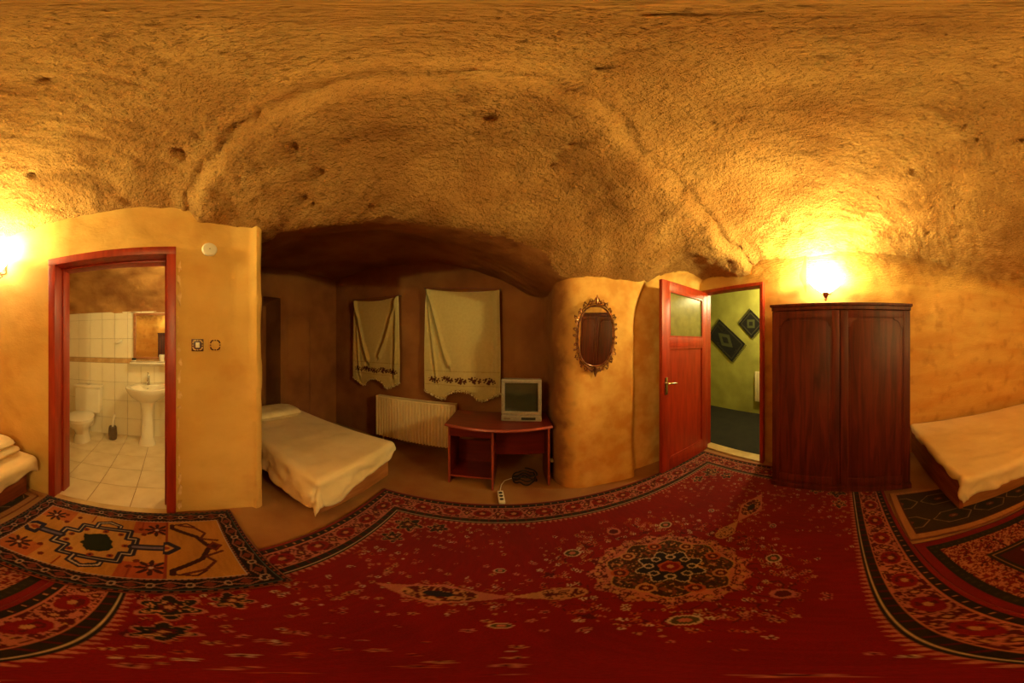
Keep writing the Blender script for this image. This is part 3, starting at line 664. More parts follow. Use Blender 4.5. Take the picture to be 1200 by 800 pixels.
# alcove bed
t = tag(empty('alcove_bed', (-1.9, 1.3, 0)), 'low single bed with a tan base in the curtained alcove', 'bed')
rel(MB().box(-2.72, -1.10, .90, 1.72, .06, .30, r=.012).build('base', M['bed_wood'], t), t)
rel(MB().box(-2.72, -1.10, .89, 1.73, .30, .47, r=.04, seg=3).build('mattress', M['mattress'], t), t)
for (x, y) in ((-2.6, 1.0), (-2.6, 1.62), (-1.22, 1.0), (-1.22, 1.62)): rel(MB().box(x-.03, x+.03, y-.03, y+.03, 0, .06).build('leg', M['bed_dark'], t), t)
drape('bedspread', -2.74, -1.10, .89, 1.735, .478, (.0, .27, .34, .13), 'cream bedspread hanging over the foot of the alcove bed', M['sheet'],
      hang=lambda X, Y: np.where(Y < .89, 1+.12*vnoise(X*4, Y*0), 1.08-.50*sstep(.95, 1.65, Y)+.18*vnoise(Y*5, X*0+3)), seed=1.3)
def pillow(name, cx, cy, cz, lx, ly, hz, rz, label, m):
    n = 28; U, V = np.meshgrid(np.linspace(-1, 1, n), np.linspace(-1, 1, n), indexing='ij')
    mb = MB()
    h = hz*np.clip((1-U**4)*(1-V**4), 0, 1)**.45*(1+.12*fbm(U*2+cx, V*2+cy, 0, 2))
    vs = []; fs = []
    R = Matrix.Translation((cx, cy, cz)) @ Matrix.Rotation(rz, 4, 'Z')
    for sg in (1, -1):
        for i in range(n):
            for j in range(n):
                pin = 1-.06*(abs(U[i, j])*abs(V[i, j]))**2
                vs.append(R @ Vector((U[i, j]*lx/2*pin, V[i, j]*ly/2*pin, hz*.5+sg*h[i, j]*.5)))
    for s_ in (0, 1):
        for i in range(n-1):
            for j in range(n-1):
                a = s_*n*n+i*n+j; fs.append((a, a+n, a+n+1, a+1) if s_ == 0 else (a, a+1, a+n+1, a+n))
    bd = [(i, 0) for i in range(n)]+[(n-1, j) for j in range(1, n)]+[(i, n-1) for i in range(n-2, -1, -1)]+[(0, j) for j in range(n-2, 0, -1)]
    for q in range(len(bd)):
        a = bd[q]; b = bd[(q+1) % len(bd)]
        fs.append((a[0]*n+a[1], b[0]*n+b[1], n*n+b[0]*n+b[1], n*n+a[0]*n+a[1]))
    mb.v = [tuple(p) for p in vs]; mb.f = fs
    return tag(mb.build(name, m, ang=80), label, 'pillow')
pillow('pillow', -2.50, 1.30, .492, .40, .62, .13, 0, 'cream pillow at the dark head of the alcove bed', M['blanket'])
# right bed
t = tag(empty('bed', (1.95, -1.7, 0)), 'low bed with a reddish end board beside the wardrobe', 'bed')
rel(MB().box(1.34, 2.57, -2.72, -.74, .034, .22, r=.01).build('base', M['bed_wood'], t), t)
rel(MB().box(1.33, 2.57, -.74, -.705, .034, .40, r=.008).build('end_board', M['bed_dark'], t), t)
rel(MB().box(1.31, 2.57, -2.72, -.75, .22, .42, r=.04, seg=3).build('mattress', M['mattress'], t), t)
for (x, y) in ((1.42, -.82), (2.5, -.82), (1.42, -2.6), (2.5, -2.6)): rel(MB().box(x-.03, x+.03, y-.03, y+.03, .026, .034).build('leg', M['bed_dark'], t), t)
drape('bedspread', 1.30, 2.57, -2.72, -.735, .432, (.20, .0, .0, .16), 'cream bedspread stretched over the bed beside the wardrobe', M['sheet'],
      hang=lambda X, Y: np.where((X < 1.32) & (Y > -.735), 1.25, np.where(Y > -.735, .55+.25*vnoise(X*7, X*0+1), .95+.15*vnoise(Y*5, X*0)+.25*sstep(-1.0, -.72, Y))), seed=4.1)
# left bed
t = tag(empty('bed', (-.9, -2.0, 0)), 'low bed with a reddish board left of the bathroom door', 'bed')
rel(MB().box(-1.40, -.42, -2.95, -1.09, .03, .30, r=.01).build('base', M['bed_dark'], t), t)
rel(MB().box(-1.42, -.40, -2.95, -1.08, .30, .45, r=.04, seg=3).build('mattress', M['mattress'], t), t)
for (x, y) in ((-1.3, -1.2), (-.52, -1.2), (-1.3, -2.8), (-.52, -2.8)): rel(MB().box(x-.03, x+.03, y-.03, y+.03, .026, .034).build('leg', M['bed_dark'], t), t)
drape('bedspread', -1.43, -.39, -2.95, -1.07, .458, (.03, .2, .0, .20), 'cream bedspread on the bed left of the bathroom door', M['sheet'],
      hang=lambda X, Y: .8+.25*sstep(-1.4, -.9, X)+.2*vnoise(X*6, Y*0), seed=7.7)
fb_ = MB()
t = tag(empty('folded_blanket', (-1.15, -1.36, .482)), 'folded cream blanket stacked on the bed by the bathroom door', 'blanket')
for k in range(2):
    n = 30; U, V = np.meshgrid(np.linspace(-1, 1, n), np.linspace(-1, 1, n), indexing='ij')
    hh = .075
    P_ = MB()
    prof = np.clip(1-np.maximum(abs(U), abs(V))**14, 0, 1)**.5
    rr = 1-.03*k
    vs = []
    for sg in (1, -1):
        for i in range(n):
            for j in range(n):
                wv = .006*float(vnoise(U[i, j]*3+k*7, V[i, j]*3, k))
                vs.append((U[i, j]*.24*rr+.01*k+.012*float(vnoise(V[i, j]*2, k*3.0)), V[i, j]*.20*rr+.012*float(vnoise(U[i, j]*2, k*5.0+9)), k*(hh+.004)+hh/2+sg*hh/2*prof[i, j]+wv))
    fs = []
    for s_ in (0, 1):
        for i in range(n-1):
            for j in range(n-1):
                a = s_*n*n+i*n+j; fs.append((a, a+n, a+n+1, a+1) if s_ == 0 else (a, a+1, a+n+1, a+n))
    P_.v = vs; P_.f = fs
    P_.build('fold', M['blanket'], t, ang=80)
# ------------------------------------------------------------------ windows behind curtains, curtains
def window(i, x0, x1):
    t = struct(empty('window_%d' % i, ((x0+x1)/2, 2.63, .95)), 'dark window behind a hanging curtain')
    w_ = (x1-x0)/2
    MB().box(-w_, w_, -.005, .0, 0, 1.17).build('pane', M['glass_dark'], t, smooth=False)
    for (a, b, c, d) in ((-w_, -w_+.04, 0, 1.17), (w_-.04, w_, 0, 1.17), (-w_+.04, w_-.04, 0, .04), (-w_+.04, w_-.04, 1.13, 1.17), (-.015, .015, .04, 1.13)):
        MB().box(a, b, -.022, .0, c, d).build('window_frame', M['dark_red'], t, smooth=False)
window(1, -2.22, -1.56); window(2, -1.00, -.22)
def curtain(x0, x1, zt0, zt1, zb, y, label, vf, flowers):
    t = tag(empty('curtain', ((x0+x1)/2, y, zb)), label, 'curtain', 'embroidered curtains in the alcove')
    w_ = x1-x0; nu, nv = 150, 220
    U, V = np.meshgrid(np.linspace(0, 1, nu), np.linspace(0, 1, nv), indexing='ij')   # V 0 bottom
    sag = .045*4*U*(1-U)
    zt = zt0+(zt1-zt0)*U-sag
    hem = .115*np.clip(1-((U-.5)/.21)**2, 0, 1)**.6+.09*np.clip(1-np.minimum(U, 1-U)/.2, 0, 1)
    z_ = zb+hem+(zt-zb-hem)*V
    D = np.zeros_like(U)
    for (u0, v0, u1, v1, wd, am) in vf:
        # crease from (u0,v0) to (u1,v1)
        d = np.array([u1-u0, (v1-v0)]); L2 = d@d
        s_ = np.clip(((U-u0)*d[0]+(V-v0)*d[1])/L2, 0, 1)
        dist = np.sign((U-u0)*d[1]-(V-v0)*d[0])*np.hypot(U-u0-s_*d[0], (V-v0-s_*d[1]))
        D += -am*np.exp(-(dist/wd)**2)+am*.7*np.exp(-((dist-wd*1.6)/wd)**2)
    D += .010*np.sin(U*9+V*2)*(.4+.6*(1-V))
    X = x0+w_*U+.012*np.sin(V*5)*(U-.5)
    c = np.zeros((nu, nv, 3)); c[:] = srgb(188, 170, 118)
    zz_ = z_-zb
    # embroidered flower band
    fl_ = np.zeros_like(U, bool)
    for k in range(flowers):
        fu = .05+.90*(k+.5)/flowers
        for (du, dz, r) in ((0, .0, .026), (-.035, .012, .016), (.035, -.008, .016), (-.02, -.022, .013), (.022, .024, .013), (.0, .036, .011), (-.052, -.01, .012), (.052, .012, .012), (-.03, .03, .014), (.04, -.03, .012), (0, -.035, .012), (-.06, .02, .01), (.06, -.012, .011)):
            fl_ |= ((U-fu)*w_-du*1.15)**2+((zz_-.225-.01*(k % 2))-dz)**2 < (r*(1.0+.35*vnoise(U*w_*60, zz_*60, k)))**2
    c[fl_] = srgb(80, 36, 28)
    ln = (abs(zz_-.34) < .004) | (abs(zz_-.165) < .004)
    c[ln] = srgb(160, 140, 90)
    edge = (U < .012) | (U > .988); c[edge] = srgb(204, 188, 140)
    o = grid_mesh('cloth', np.stack([X-(x0+x1)/2, D, z_-zb], -1), M['curtain'], t, colors=c)
    md = o.modifiers.new('t', 'SOLIDIFY'); md.thickness = .003
    # lace along the hem
    lc = MB()
    for i in range(46):
        uu = i/45; iu = int(uu*(nu-1)); p = (X[iu, 0]-(x0+x1)/2, D[iu, 0], z_[iu, 0]-zb)
        r = .012+.004*(i % 2)
        lc.loft([(p[0], p[1], p[2]-.028-.006*(i % 3), .003, .003), (p[0], p[1], p[2]-.014, r, .004), (p[0], p[1], p[2], .006, .003)], 6)
    lc.build('lace_trim', M['lace'], t)
    rd = MB().tube([(-w_/2, .012, zt0-zb+.008), (w_/2, .012, zt1-zb+.008)], .004, 6); rd.build('cord', M['dark_red'], t)
    for (xx, zz) in ((-w_/2, zt0), (w_/2, zt1)):
        MB().tube([(xx, .06, zz-zb+.005), (xx, -.01, zz-zb+.012)], .005, 6).build('nail', M['steel'], t)
curtain(-2.31, -1.47, 2.16, 2.13, .85, 2.575, 'narrow dim embroidered curtain at the left alcove window',
        [(.04, .98, .36, .25, .03, .035), (.96, .98, .60, .30, .03, .035), (.06, .98, .16, .1, .025, .02), (.95, .95, .9, .1, .03, .02)], 5)
curtain(-1.09, -.14, 2.19, 2.12, .79, 2.56, 'wide bright embroidered curtain beside the television',
        [(.04, .98, .34, .28, .025, .03), (.03, .95, .18, .15, .02, .02), (.97, .97, .94, .1, .03, .018)], 5)
# ------------------------------------------------------------------ radiator
t = tag(empty('panel_radiator', (-1.235, 2.56, .08)), 'cream ribbed panel radiator under the alcove curtains', 'radiator')
n = 26; mb = MB()
prof = []
for i in range(n):
    xa = -.565+1.13*i/n; q = 1.13/n
    prof += [(xa, -.055), (xa+q*.22, -.078), (xa+q*.62, -.078), (xa+q*.84, -.055)]
poly = prof+[(.565, -.055), (.565, -.03), (-.565, -.03)]
mb.prism(poly, 'z', .03, .62); mb.build('front_panel', M['radiator'], t, ang=20)
MB().box(-.57, .57, -.02, .03, .03, .62, r=.01).build('rear_panel', M['radiator'], t)
for xx in (-.57, .56): MB().box(xx, xx+.01, -.065, .03, .02, .64).build('end_cap', M['radiator'], t, smooth=False)
gr = MB().box(-.57, .57, -.07, -.06, .622, .64).box(-.57, .57, .022, .03, .622, .64)
for i in range(56): gr.box(-.56+i*.02, -.56+i*.02+.006, -.062, .024, .626, .638)
gr.build('top_grille', M['radiator'], t, smooth=False)
MB().tube([(.57, -.02, .08), (.62, -.02, .08), (.62, -.02, -.07)], .012).build('pipe', M['radiator'], t)
for xx in (-.5, .5): MB().tube([(xx, .02, .05), (xx, .02, -.08)], .012).build('foot', M['radiator'], t)
# ------------------------------------------------------------------ desk and television
t = tag(empty('desk', (-.12, 2.05, 0)), 'small dark red desk with an open side compartment in the alcove', 'desk')
def dk(mb, name, m=None): return rel(mb.build(name, m or M['desk_red']), t)
fy = lambda x: 1.765+.075*((x+.12)/.46)**2
top = [(x, fy(x)) for x in np.linspace(-.585, .345, 24)]
top = top+[(.345, 2.26), (-.585, 2.26)]
dk(MB().prism(top, 'z', .712, .738), 'desktop')
dk(MB().tube([(x, fy(x)-.001, .725) for x in np.linspace(-.585, .345, 24)], .0145, 8), 'edge_band', M['desk_edge'])
def panel(x, y0):
    o = dk(MB().box(x-.009, x+.009, y0, 2.24, 0, .712), 'side_panel')
    e = MB().box(x-.0095, x+.0095, y0-.003, y0+.001, 0, .712).build('edge_band', M['desk_edge'], o, smooth=False)
panel(-.565, 1.90); panel(-.165, 1.83); panel(.325, 1.90)
dk(MB().box(-.555, -.175, 1.875, 1.893, .60, .705), 'drawer_front')
dk(MB().box(-.555, -.175, 1.90, 2.23, .595, .605), 'drawer_base')
dk(MB().box(-.555, -.175, 1.90, 2.23, .10, .118), 'bottom_shelf'); dk(MB().box(-.555, -.175, 1.896, 1.90, .099, .119), 'shelf_edge', M['desk_edge'])
dk(MB().box(-.155, .315, 2.10, 2.118, .30, .712), 'modesty_panel')
dk(MB().box(-.555, -.175, 2.225, 2.238, .10, .40), 'modesty_panel')
t = tag(empty('television', (.085, 1.98, .739), math.radians(-6)), 'silver tube television on the red desk', 'television')
bz = MB()
bz.box(-.185, .185, -.0, .06, .375, .41, r=.008).box(-.185, .185, 0, .06, .06, .095, r=.008).box(-.185, -.152, 0, .06, .09, .38, r=.008).box(.152, .185, 0, .06, .09, .38, r=.008)
bz.build('bezel', M['silver'], t)
n = 24; U, V = np.meshgrid(np.linspace(-1, 1, n), np.linspace(-1, 1, n), indexing='ij')
grid_mesh('screen', np.stack([U*.156, .012+.014*(U**2+V**2)/2, .235+V*.145], -1), M['screen'], t)
hs = MB(); vs = []
for (yy, sx, z0, z1) in ((.055, .178, .065, .405), (.14, .172, .07, .40), (.25, .11, .10, .33), (.31, .09, .11, .30)):
    vs.append([(-sx, yy, z0), (sx, yy, z0), (sx, yy, z1), (-sx, yy, z1)])
V_ = [p for r in vs for p in r]; F_ = [(3, 2, 1, 0), (12, 13, 14, 15)]
for i in range(3):
    for k in range(4): F_.append((i*4+k, i*4+(k+1) % 4, (i+1)*4+(k+1) % 4, (i+1)*4+k))
hs.add(V_, F_).build('housing', M['silver'], t, smooth=False)
MB().box(-.185, .185, -.012, .10, .0, .062, r=.010).build('control_strip', M['silver'], t)
MB().box(.0, .13, -.016, -.008, .018, .044, r=.004).build('control_flap', M['black'], t)
MB().box(-.16, -.10, -.015, -.008, .022, .034, r=.002).build('button_row', M['steel'], t)
# power strip with cable
t = tag(empty('power_strip', (-.085, 1.70, .0)), 'white power strip lying on the floor in front of the desk', 'power strip'); t.rotation_euler = (0, 0, math.radians(8))
MB().box(-.024, .024, -.09, .09, .0, .036, r=.007).build('body', M['white'], t)
for yy in (-.05, 0, .05): MB().loft([(0, yy, .0362, .016, .016), (0, yy, .0375, .016, .016)], 14).build('socket', M['black'], t)
MB().tube([(0, .088, .018), (.004, .13, .012), (.02, .22, .008), (.06, .30, .008), (.16, .35, .008), (.30, .33, .008)], .0045, 6).build('cable', M['white'], t)
t = tag(MB().tube([(.12+.10*math.cos(a*.6)*(1+.15*math.sin(a*1.7)), 1.97+.08*math.sin(a*.6)*(1+.2*math.cos(a*2.3)), .012+.004*a+.01*math.sin(a*3)) for a in np.linspace(0, 34, 150)], .008, 6).build('cable_bundle', M['cloth_dark']), 'tangled bundle of dark cables under the desk', 'cable')
t = tag(empty('wall_socket', (.405, 2.02, .24)), 'small white plug socket low on the wall right of the desk', 'socket')
MB().box(-.012, .006, -.04, .04, -.02, .05, r=.004).build('plate', M['white'], t); MB().box(-.045, -.01, -.02, .02, -.005, .03, r=.006).build('plug', M['white'], t)

# ------------------------------------------------------------------ rugs
def inpoly(U, V, poly):
    r = np.zeros(U.shape, bool); n = len(poly); j = n-1
    for i in range(n):
        xi, yi = poly[i]; xj, yj = poly[j]
        r ^= ((yi > V) != (yj > V)) & (U < (xj-xi)*(V-yi)/((yj-yi) if yj != yi else 1e-12)+xi); j = i
    return r
def segd(U, V, pts, closed=False):
    d = np.full(U.shape, 1e9); m = len(pts)
    for i in range(m if closed else m-1):
        a = pts[i]; b = pts[(i+1) % m]; dx, dy = b[0]-a[0], b[1]-a[1]; L2 = dx*dx+dy*dy+1e-12
        s = np.clip(((U-a[0])*dx+(V-a[1])*dy)/L2, 0, 1); d = np.minimum(d, np.hypot(U-a[0]-s*dx, V-a[1]-s*dy))
    return d
def rug(name, cx, cy, L, Wd, rz, z, paint, label, step=.005, group=None, fringe=None, pile=.008, edge=None):
    # local u along length, v along width
    t = tag(empty(name, (cx, cy, 0), rz), label, 'rug', group)
    nu, nv = int(L/step)+1, int(Wd/step)+1
    U, V = np.meshgrid(np.linspace(-L/2, L/2, nu), np.linspace(-Wd/2, Wd/2, nv), indexing='ij')
    c = paint(U, V, L, Wd)
    c = c*(1+.10*vnoise(U*70, V*18, 2)+.10*vnoise(U*6, V*6, 3))[..., None]
    wob = .005*vnoise(U*3+cx, V*3, 1)
    e = np.minimum(L/2-abs(U), Wd/2-abs(V))
    Z = z+pile*sstep(-.002, .008, e)+np.maximum(wob, -.002)*sstep(0, .05, e)
    UU = U+.006*vnoise(V*3, U*0+cx)*(abs(U) > L/2-.2); VV = V+.006*vnoise(U*3, V*0+cy)*(abs(V) > Wd/2-.2)
    grid_mesh('pile', np.stack([UU, VV, Z], -1), M['carpet'], t, colors=np.clip(c, 0, 1))
    MB().box(-L/2+.002, L/2-.002, -Wd/2+.002, Wd/2-.002, max(z-.004, .0005), z+.002).build('backing', M['backing'], t, smooth=False)
    if fringe:
        fg = MB(); rr = random.Random(5)
        k = int(Wd/.014)
        for i in range(k):
            vv = -Wd/2+Wd*(i+.5)/k
            for sg in (-1, 1):
                ln = fringe*rr.uniform(.7, 1.1); fg.add([(sg*(L/2-.003), vv-.004, z+.004), (sg*(L/2-.003), vv+.004, z+.004), (sg*(L/2+ln), vv+rr.uniform(-.006, .006), z*.4+.003)], [(0, 1, 2)])
        fg.build('fringe', M['fringe'], t, smooth=False)
    return t
M['backing'] = mat('rug backing', srgb(90, 50, 34), rough=.95)
M['fringe'] = mat('rug fringe', srgb(178, 140, 88), rough=.95)
RED = srgb(112, 10, 10); DRED = srgb(74, 12, 12); PINK = srgb(158, 92, 72); TAN = srgb(160, 112, 70); DARK = srgb(32, 24, 18); NAVY = srgb(26, 22, 32); OLIVE = srgb(62, 50, 28); CREAM = srgb(172, 148, 116); ORG = srgb(150, 66, 34)
def put(c, m, col): c[m] = col
def vines(U, V, sc, z, wd=.10):
    n = vnoise(U*sc, V*sc, z)+.45*vnoise(U*sc*2.1, V*sc*2.1, z+5)
    return abs(n) < wd
def main_carpet(U, V, L, Wd):
    c = np.zeros(U.shape+(3,)); c[:] = RED
    rnd = np.random.RandomState(11)
    e = np.minimum(L/2-abs(U), Wd/2-abs(V))
    along = np.where((L/2-abs(U)) < (Wd/2-abs(V)), V, U)
    # ---- field flowers, mirrored four ways
    Ua, Va = abs(U), abs(V)
    fieldL, fieldW = L/2-.30, Wd/2-.30
    spots = []
    for i in range(900):
        u = rnd.uniform(0, fieldL); v = rnd.uniform(0, fieldW)
        rmed = math.hypot(u, v); cor = (fieldL-u)+(fieldW-v)
        dens = max(math.exp(-((rmed-.42)/.14)**2)*.9, math.exp(-(cor/.62)**2)*1.0, .08, .8*math.exp(-((v/.16)**2))*(.3 < u < 1.05))
        if rnd.rand() < dens: spots.append((u, v, rnd.uniform(.006, .016), rnd.randint(0, 5), rnd.rand()*PI))
    for (u, v, r, k, a) in spots:
        du, dv = Ua-u, Va-v; m0 = (abs(du) < .05) & (abs(dv) < .05)
        if not m0.any(): continue
        an = np.arctan2(dv, du)+a; rr = np.hypot(du, dv)
        pet = rr < r*(.7+.3*np.cos(5*an))
        put(c, pet, [PINK, TAN, CREAM, ORG, PINK][k]); put(c, rr < r*.35, DRED)
    put(c, (vines(U, V, 16, 3, .07)) & (np.exp(-((np.hypot(U, V)-.40)/.10)**2)+np.exp(-(((fieldL-Ua)+(fieldW-Va))/.40)**2) > .45) & (e > .3), DRED)
    # ---- corner palmettes
    for (u, v, r) in ((fieldL-.10, fieldW-.09, .085), (fieldL-.28, fieldW-.07, .06), (fieldL-.08, fieldW-.26, .06)):
        rr = np.hypot((Ua-u), (Va-v)*1.1); an = np.arctan2(Va-v, Ua-u)
        lob = r*(.8+.2*np.cos(6*an))
        put(c, rr < lob*1.25, PINK); put(c, rr < lob*1.08, DARK); put(c, (rr < lob*.95) & vines(U, V, 45, 8, .2), TAN); put(c, rr < lob*.45, DRED); put(c, rr < lob*.22, TAN)
    # ---- medallion
    rr = np.hypot(U, V); an = np.arctan2(V, U)
    lob = .315*(1+.05*np.cos(16*an)); put(c, rr < lob, PINK)
    put(c, (rr < lob) & (rr > .255) & vines(U, V, 70, 4, .34), DRED)
    put(c, (rr < .30) & (rr > .28) & (np.cos(32*an) > .2), TAN)
    l2 = .250*(1+.07*np.cos(8*an)); put(c, rr < l2, srgb(50, 24, 16)); put(c, (rr < l2) & vines(U, V, 60, 9, .16), OLIVE); put(c, (rr < l2) & (rr > l2-.008), TAN)
    put(c, (rr < l2-.02) & (vnoise(U*80, V*80, 2) > .42), srgb(104, 50, 34)); put(c, (rr < l2-.02) & (vnoise(U*90, V*90, 7) > .6), TAN)
    for k in range(8):
        a = k*PI/4+PI/8; fu, fv = .205*math.cos(a), .205*math.sin(a); d = np.hypot(U-fu, V-fv)
        put(c, d < .035, ORG if k % 2 else TAN); put(c, d < .024, DRED); put(c, d < .010, TAN)
    l3 = .130*(1+.14*np.cos(8*an+PI)); put(c, rr < l3, CREAM); put(c, rr < l3-.008, NAVY)
    for k in range(8):
        a = k*PI/4; d = np.hypot(U-.088*math.cos(a), V-.088*math.sin(a)); put(c, d < .022, CREAM); put(c, d < .014, NAVY)
    put(c, rr < .05*(1+.1*np.cos(6*an)), ORG); put(c, rr < .038, RED); put(c, rr < .014, TAN)
    # ---- pendants on the long axis, rosettes around
    d = ((Ua-.44)/.085)**2+(V/.045)**2
    put(c, d < 1, TAN); put(c, (d < .75) & vines(U, V, 60, 6, .3), DRED); put(c, inpoly(Ua, V, [(.50, .03), (.60, 0), (.50, -.03)]), TAN)
    d = ((Ua-.80)/.14)**2+(V/.065)**2; star = 1-abs(Ua-.80)/.22-abs(V)/.08
    put(c, (d < 1) | (star > 0), PINK); put(c, (d < .72), DRED); put(c, (d < .72) & vines(U, V, 48, 12, .24), TAN); put(c, d < .12, NAVY)
    for (u, v, r) in ((.29, .33, .035), (.62, .22, .02)):
        q = np.hypot((Ua-u)*.85, Va-v); put(c, q < r, CREAM); put(c, q < r*.8, OLIVE); put(c, q < r*.4, PINK)
    put(c, (np.hypot(U, Va-.45) < .04), PINK); put(c, (np.hypot(U, Va-.45) < .026), DRED)
    # ---- comb row into the field
    comb = (e > .265) & (e < .265+.028*(.5+.5*np.cos(along*2*PI/.034))); put(c, comb, PINK)
    # ---- border
    put(c, e < .265, DARK); put(c, (e < .257) & (e > .252), CREAM)
    put(c, (e < .247) & (e > .214) & (abs(((along/.06) % 1)-.5) < .10), DRED)
    put(c, (e < .214) & (e > .206), PINK)
    m = (e < .206) & (e > .072); put(c, m, DRED)
    vv = (e-.139)
    n1 = vnoise(along*38, e*38, 21)+.6*vnoise(along*80, e*80, 22)
    put(c, m & (abs(n1) < .27), PINK); put(c, m & (n1 > .95), TAN)
    per = .21; ph = ((along/per) % 1)-.5
    ov = (ph*per/.062)**2+(vv/.046)**2
    put(c, m & (ov < 1.25+.35*n1), PINK); put(c, m & (ov < 1.0), RED); put(c, m & (ov < .5) & (vnoise(along*60, e*60, 2) > .1), DRED); put(c, m & (ov < .08), TAN)
    ph2 = ((along/per+.5) % 1)-.5
    sm = (abs(ph2*per)/.034+abs(vv)/.05); put(c, m & (sm < 1+.3*n1), PINK); put(c, m & (sm < .75), DRED); put(c, m & (sm < .35), TAN)
    put(c, (e < .072) & (e > .064), PINK)
    put(c, (e < .064) & (e > .024), DARK); put(c, (e < .060) & (e > .028) & (abs(((along/.055) % 1)-.5) < .12), DRED); put(c, (e < .05) & (e > .038) & (((along/.055+.5) % 1) < .14), TAN)
    put(c, e < .024, srgb(112, 20, 14))
    return c
rug('carpet', .585, .655, 3.12, 1.96, math.radians(3.4), .013, main_carpet, 'large red medallion carpet covering the middle of the floor', step=.0055)
def kilim(U, V, L, Wd):
    # u: 0 at one end; u grows with world Y; v>0 is the wall side
    c = np.zeros(U.shape+(3,)); OC = srgb(206, 142, 62); c[:] = OC
    BLU = srgb(44, 36, 66); WH = srgb(206, 186, 160); BR = srgb(160, 60, 36)
    e = np.minimum(L/2-abs(U), Wd/2-abs(V)); along = np.where((L/2-abs(U)) < (Wd/2-abs(V)), V, U)
    Uf, Vf = U, V
    U = np.where(U < .235, (U+.13)/1.12-.13, U); V = V/1.12
    # end panel boundary
    put(c, (U < .235) & (vnoise(U*4, V*4, 2) > .0), srgb(212, 148, 74))
    put(c, (abs(V) > .13) & (U < .21) & (U > .03), srgb(190, 88, 48)); put(c, (abs(V) > .13) & (U < -.31), srgb(200, 108, 56))
    put(c, abs(U-.240) < .006, BR); put(c, abs(U-.222) < .003, WH)
    # central stepped medallion
    S = [(-.30, .0), (-.30, .07), (-.23, .07), (-.23, .14), (.02, .14), (.02, .07), (.06, .07), (.06, -.07), (.02, -.07), (.02, -.14), (-.23, -.14), (-.23, -.07), (-.30, -.07)]
    put(c, inpoly(U, V, S), srgb(216, 160, 84)); put(c, segd(U, V, S, True) < .019, BLU); put(c, segd(U, V, S, True) < .003, WH)
    g = [(-.19, .05), (-.08, .09), (-.05, .03), (-.03, -.05), (-.12, -.09), (-.17, -.03)]
    put(c, inpoly(U+.012*vnoise(U*40, V*40), V+.012*vnoise(U*40, V*40, 4), g), srgb(34, 44, 30))
    for (a, b) in ((-.25, .03), (-.25, -.03), (-.20, .10), (-.02, .10), (-.20, -.10), (-.02, -.10), (.02, 0), (-.10, .11), (-.10, -.115)): put(c, np.hypot(U-a, V-b) < .016, BR); put(c, np.hypot(U-a, V-b) < .007, BLU)
    # hooks above and below
    for sg in (1, -1):
        hk_ = [(-.16, sg*.14), (-.16, sg*.185), (-.10, sg*.21), (-.04, sg*.185), (-.04, sg*.165)]
        put(c, segd(U, V, hk_) < .016, BLU); put(c, segd(U, V, hk_) < .004, WH)
    # arrows on the long axis
    for (a, b, tip) in ((.06, .20, .30), (-.30, -.42, -.52)):
        put(c, segd(U, V, [(a, 0), (b, 0)]) < .028, BLU); put(c, segd(U, V, [(a, 0), (b, 0)]) < .011, srgb(120, 104, 128))
        s = 1 if tip > a else -1
        A = [(b, .045), (b+s*.05, .045), (tip, 0), (b+s*.05, -.045), (b, -.045)]
        put(c, inpoly(U, V, A), srgb(214, 150, 80)); put(c, segd(U, V, A, True) < .013, BLU); put(c, segd(U, V, [(b+s*.01, 0), (b+s*.03, .01), (b+s*.05, 0), (b+s*.03, -.01)], True) < .008, BR)
    # eight petal flowers
    for (a, b) in ((.15, .17), (.15, -.17), (-.42, .17), (-.42, -.17)):
        d = np.hypot(U-a, V-b); an = np.arctan2(V-b, U-a); put(c, (d < .055*abs(np.cos(4*an))+.008) & (d > .012), srgb(70, 28, 30)); put(c, d < .009, WH)
    for (a, b) in ((.09, .12), (.09, -.12), (-.33, .13), (-.33, -.13), (.07, .17), (.07, -.17), (-.28, .20), (-.28, -.20), (-.36, .20), (-.36, -.20)): put(c, np.hypot(U-a, V-b) < .014, srgb(120, 40, 30))
    for x in (.075, -.20):
        for sg in (1, -1): put(c, segd(U, V, [(x, sg*.18), (x, sg*.26)]) < .004, BR)
    # chevrons on the end panel
    for sg in (1, -1):
        Z1 = [(.27, sg*.22), (.27, sg*.19), (.40, sg*.10), (.44, sg*.02), (.50, 0)]
        put(c, segd(U, V, Z1) < .013, srgb(70, 26, 26))
        Z2 = [(.31, sg*.22), (.40, sg*.19), (.45, sg*.13), (.42, sg*.08), (.50, sg*.05)]
        put(c, segd(U, V, Z2) < .008, srgb(110, 46, 34))
        put(c, segd(U, V, [(.27, sg*.22), (.36, sg*.235), (.40, sg*.2)]) < .006, srgb(90, 30, 26))
    dm = abs(U-.475)/.04+abs(V)/.045; put(c, dm < 1, srgb(120, 40, 28)); put(c, dm < .5, srgb(80, 24, 24))
    # borders
    put(c, e < .125, WH); put(c, (e < .121), srgb(60, 26, 24)); put(c, (e < .118) & (e > .110) & (((along/.022) % 1) < .55), PINK)
    put(c, (e < .105) & (e > .030), srgb(30, 20, 26))
    ph = ((along/.13) % 1)-.5; q = e-.068
    mm = (e < .100) & (e > .035)
    put(c, mm & (abs(abs(q)-(.004+.05*abs(ph))) < .005), srgb(150, 92, 76)); put(c, mm & ((ph*.13/.016)**2+(q/.022)**2 < 1), srgb(186, 150, 120)); put(c, mm & ((ph*.13/.009)**2+(q/.013)**2 < 1), srgb(50, 26, 40))
    ph2 = ((along/.13+.5) % 1)-.5; put(c, mm & (abs(ph2*.13)/.025+abs(q)/.024 < 1), srgb(128, 50, 40))
    put(c, (e < .030) & (e > .024), srgb(92, 100, 96))
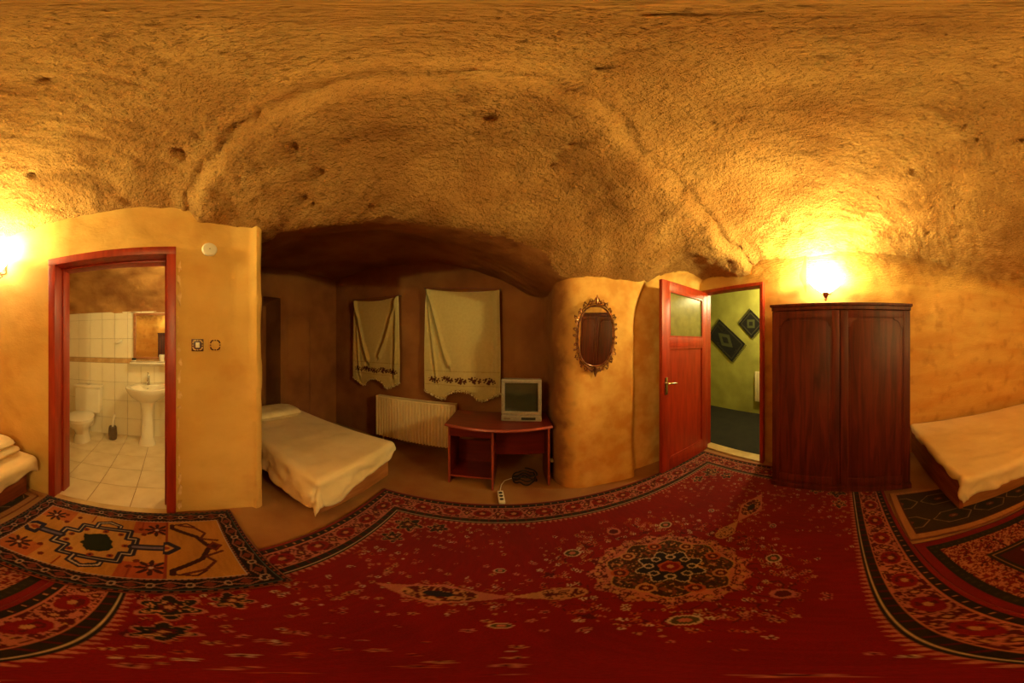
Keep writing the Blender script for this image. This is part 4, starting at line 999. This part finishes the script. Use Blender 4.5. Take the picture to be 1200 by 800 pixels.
    put(c, (e < .024), srgb(36, 20, 20)); put(c, (e < .022) & (e > .012) & (((along/.034) % 1) < .5), srgb(150, 66, 46)); put(c, e < .008, srgb(150, 64, 34))
    return c*.55
rug('kilim_rug', -1.045, -.262, 1.33, .82, math.radians(90), .030, kilim, 'ochre tribal rug with dark borders in front of the bathroom door', step=.0045)
def bed_rug(U, V, L, Wd):
    c = np.zeros(U.shape+(3,)); c[:] = srgb(84, 20, 22)
    e = np.minimum(L/2-abs(U), Wd/2-abs(V)); along = np.where((L/2-abs(U)) < (Wd/2-abs(V)), V, U)
    put(c, (vnoise(U*30, V*30, 3) > .55) & (e > .3), PINK); put(c, (abs(U)/.5+abs(V)/.35 < 1), srgb(40, 22, 30)); put(c, (abs(U)/.5+abs(V)/.35 < 1) & vines(U, V, 24, 5, .14), PINK)
    put(c, (e < .31), srgb(44, 34, 22)); put(c, (e < .29) & (e > .283), TAN)
    m = (e < .265) & (e > .105); put(c, m, srgb(190, 122, 84))
    n1 = vnoise(U*62, V*62, 2)+.4*vnoise(U*120, V*120, 3); put(c, m & (abs(n1) > .30), srgb(124, 30, 26)); put(c, m & (n1 > .8), DARK)
    put(c, (e < .105) & (e > .055), srgb(44, 38, 24)); put(c, (e < .09) & (e > .07) & (((along/.04) % 1) < .3), OLIVE)
    put(c, (e < .055), srgb(130, 22, 20)); put(c, e < .012, srgb(90, 20, 16))
    return c*.62
rug('bedside_rug', .20, -1.33, 1.99, 1.83, math.radians(92.5), .003, bed_rug, 'dark red rug with a speckled border beside the right bed', step=.0065)
def runner(U, V, L, Wd):
    c = np.zeros(U.shape+(3,)); c[:] = srgb(66, 46, 28)
    e = np.minimum(L/2-abs(U), Wd/2-abs(V))
    p, q = .30, .26
    a = (U/p) % 1-.5; b = (V/q) % 1-.5
    hx = np.maximum(abs(a)*1.0+abs(b)*.9, abs(b)*1.7); put(c, abs(hx-.46) < .018, srgb(150, 116, 76)); put(c, hx < .36, srgb(52, 44, 24)); put(c, (hx < .12), srgb(120, 60, 36)); put(c, hx < .05, TAN)
    put(c, e < .062, srgb(90, 44, 26)); put(c, (e < .05), srgb(196, 136, 84)); put(c, e < .012, srgb(150, 84, 50))
    return c*.62
rug('runner_rug', 1.43, -1.09, 1.60, .64, math.radians(91), .014, runner, 'brown diamond runner with a tan edge partly under the right bed', step=.006)
rug('foot_rug', -1.09, -1.24, .68, .50, 0, .003, runner, 'brown diamond mat at the foot of the left bed', step=.006)
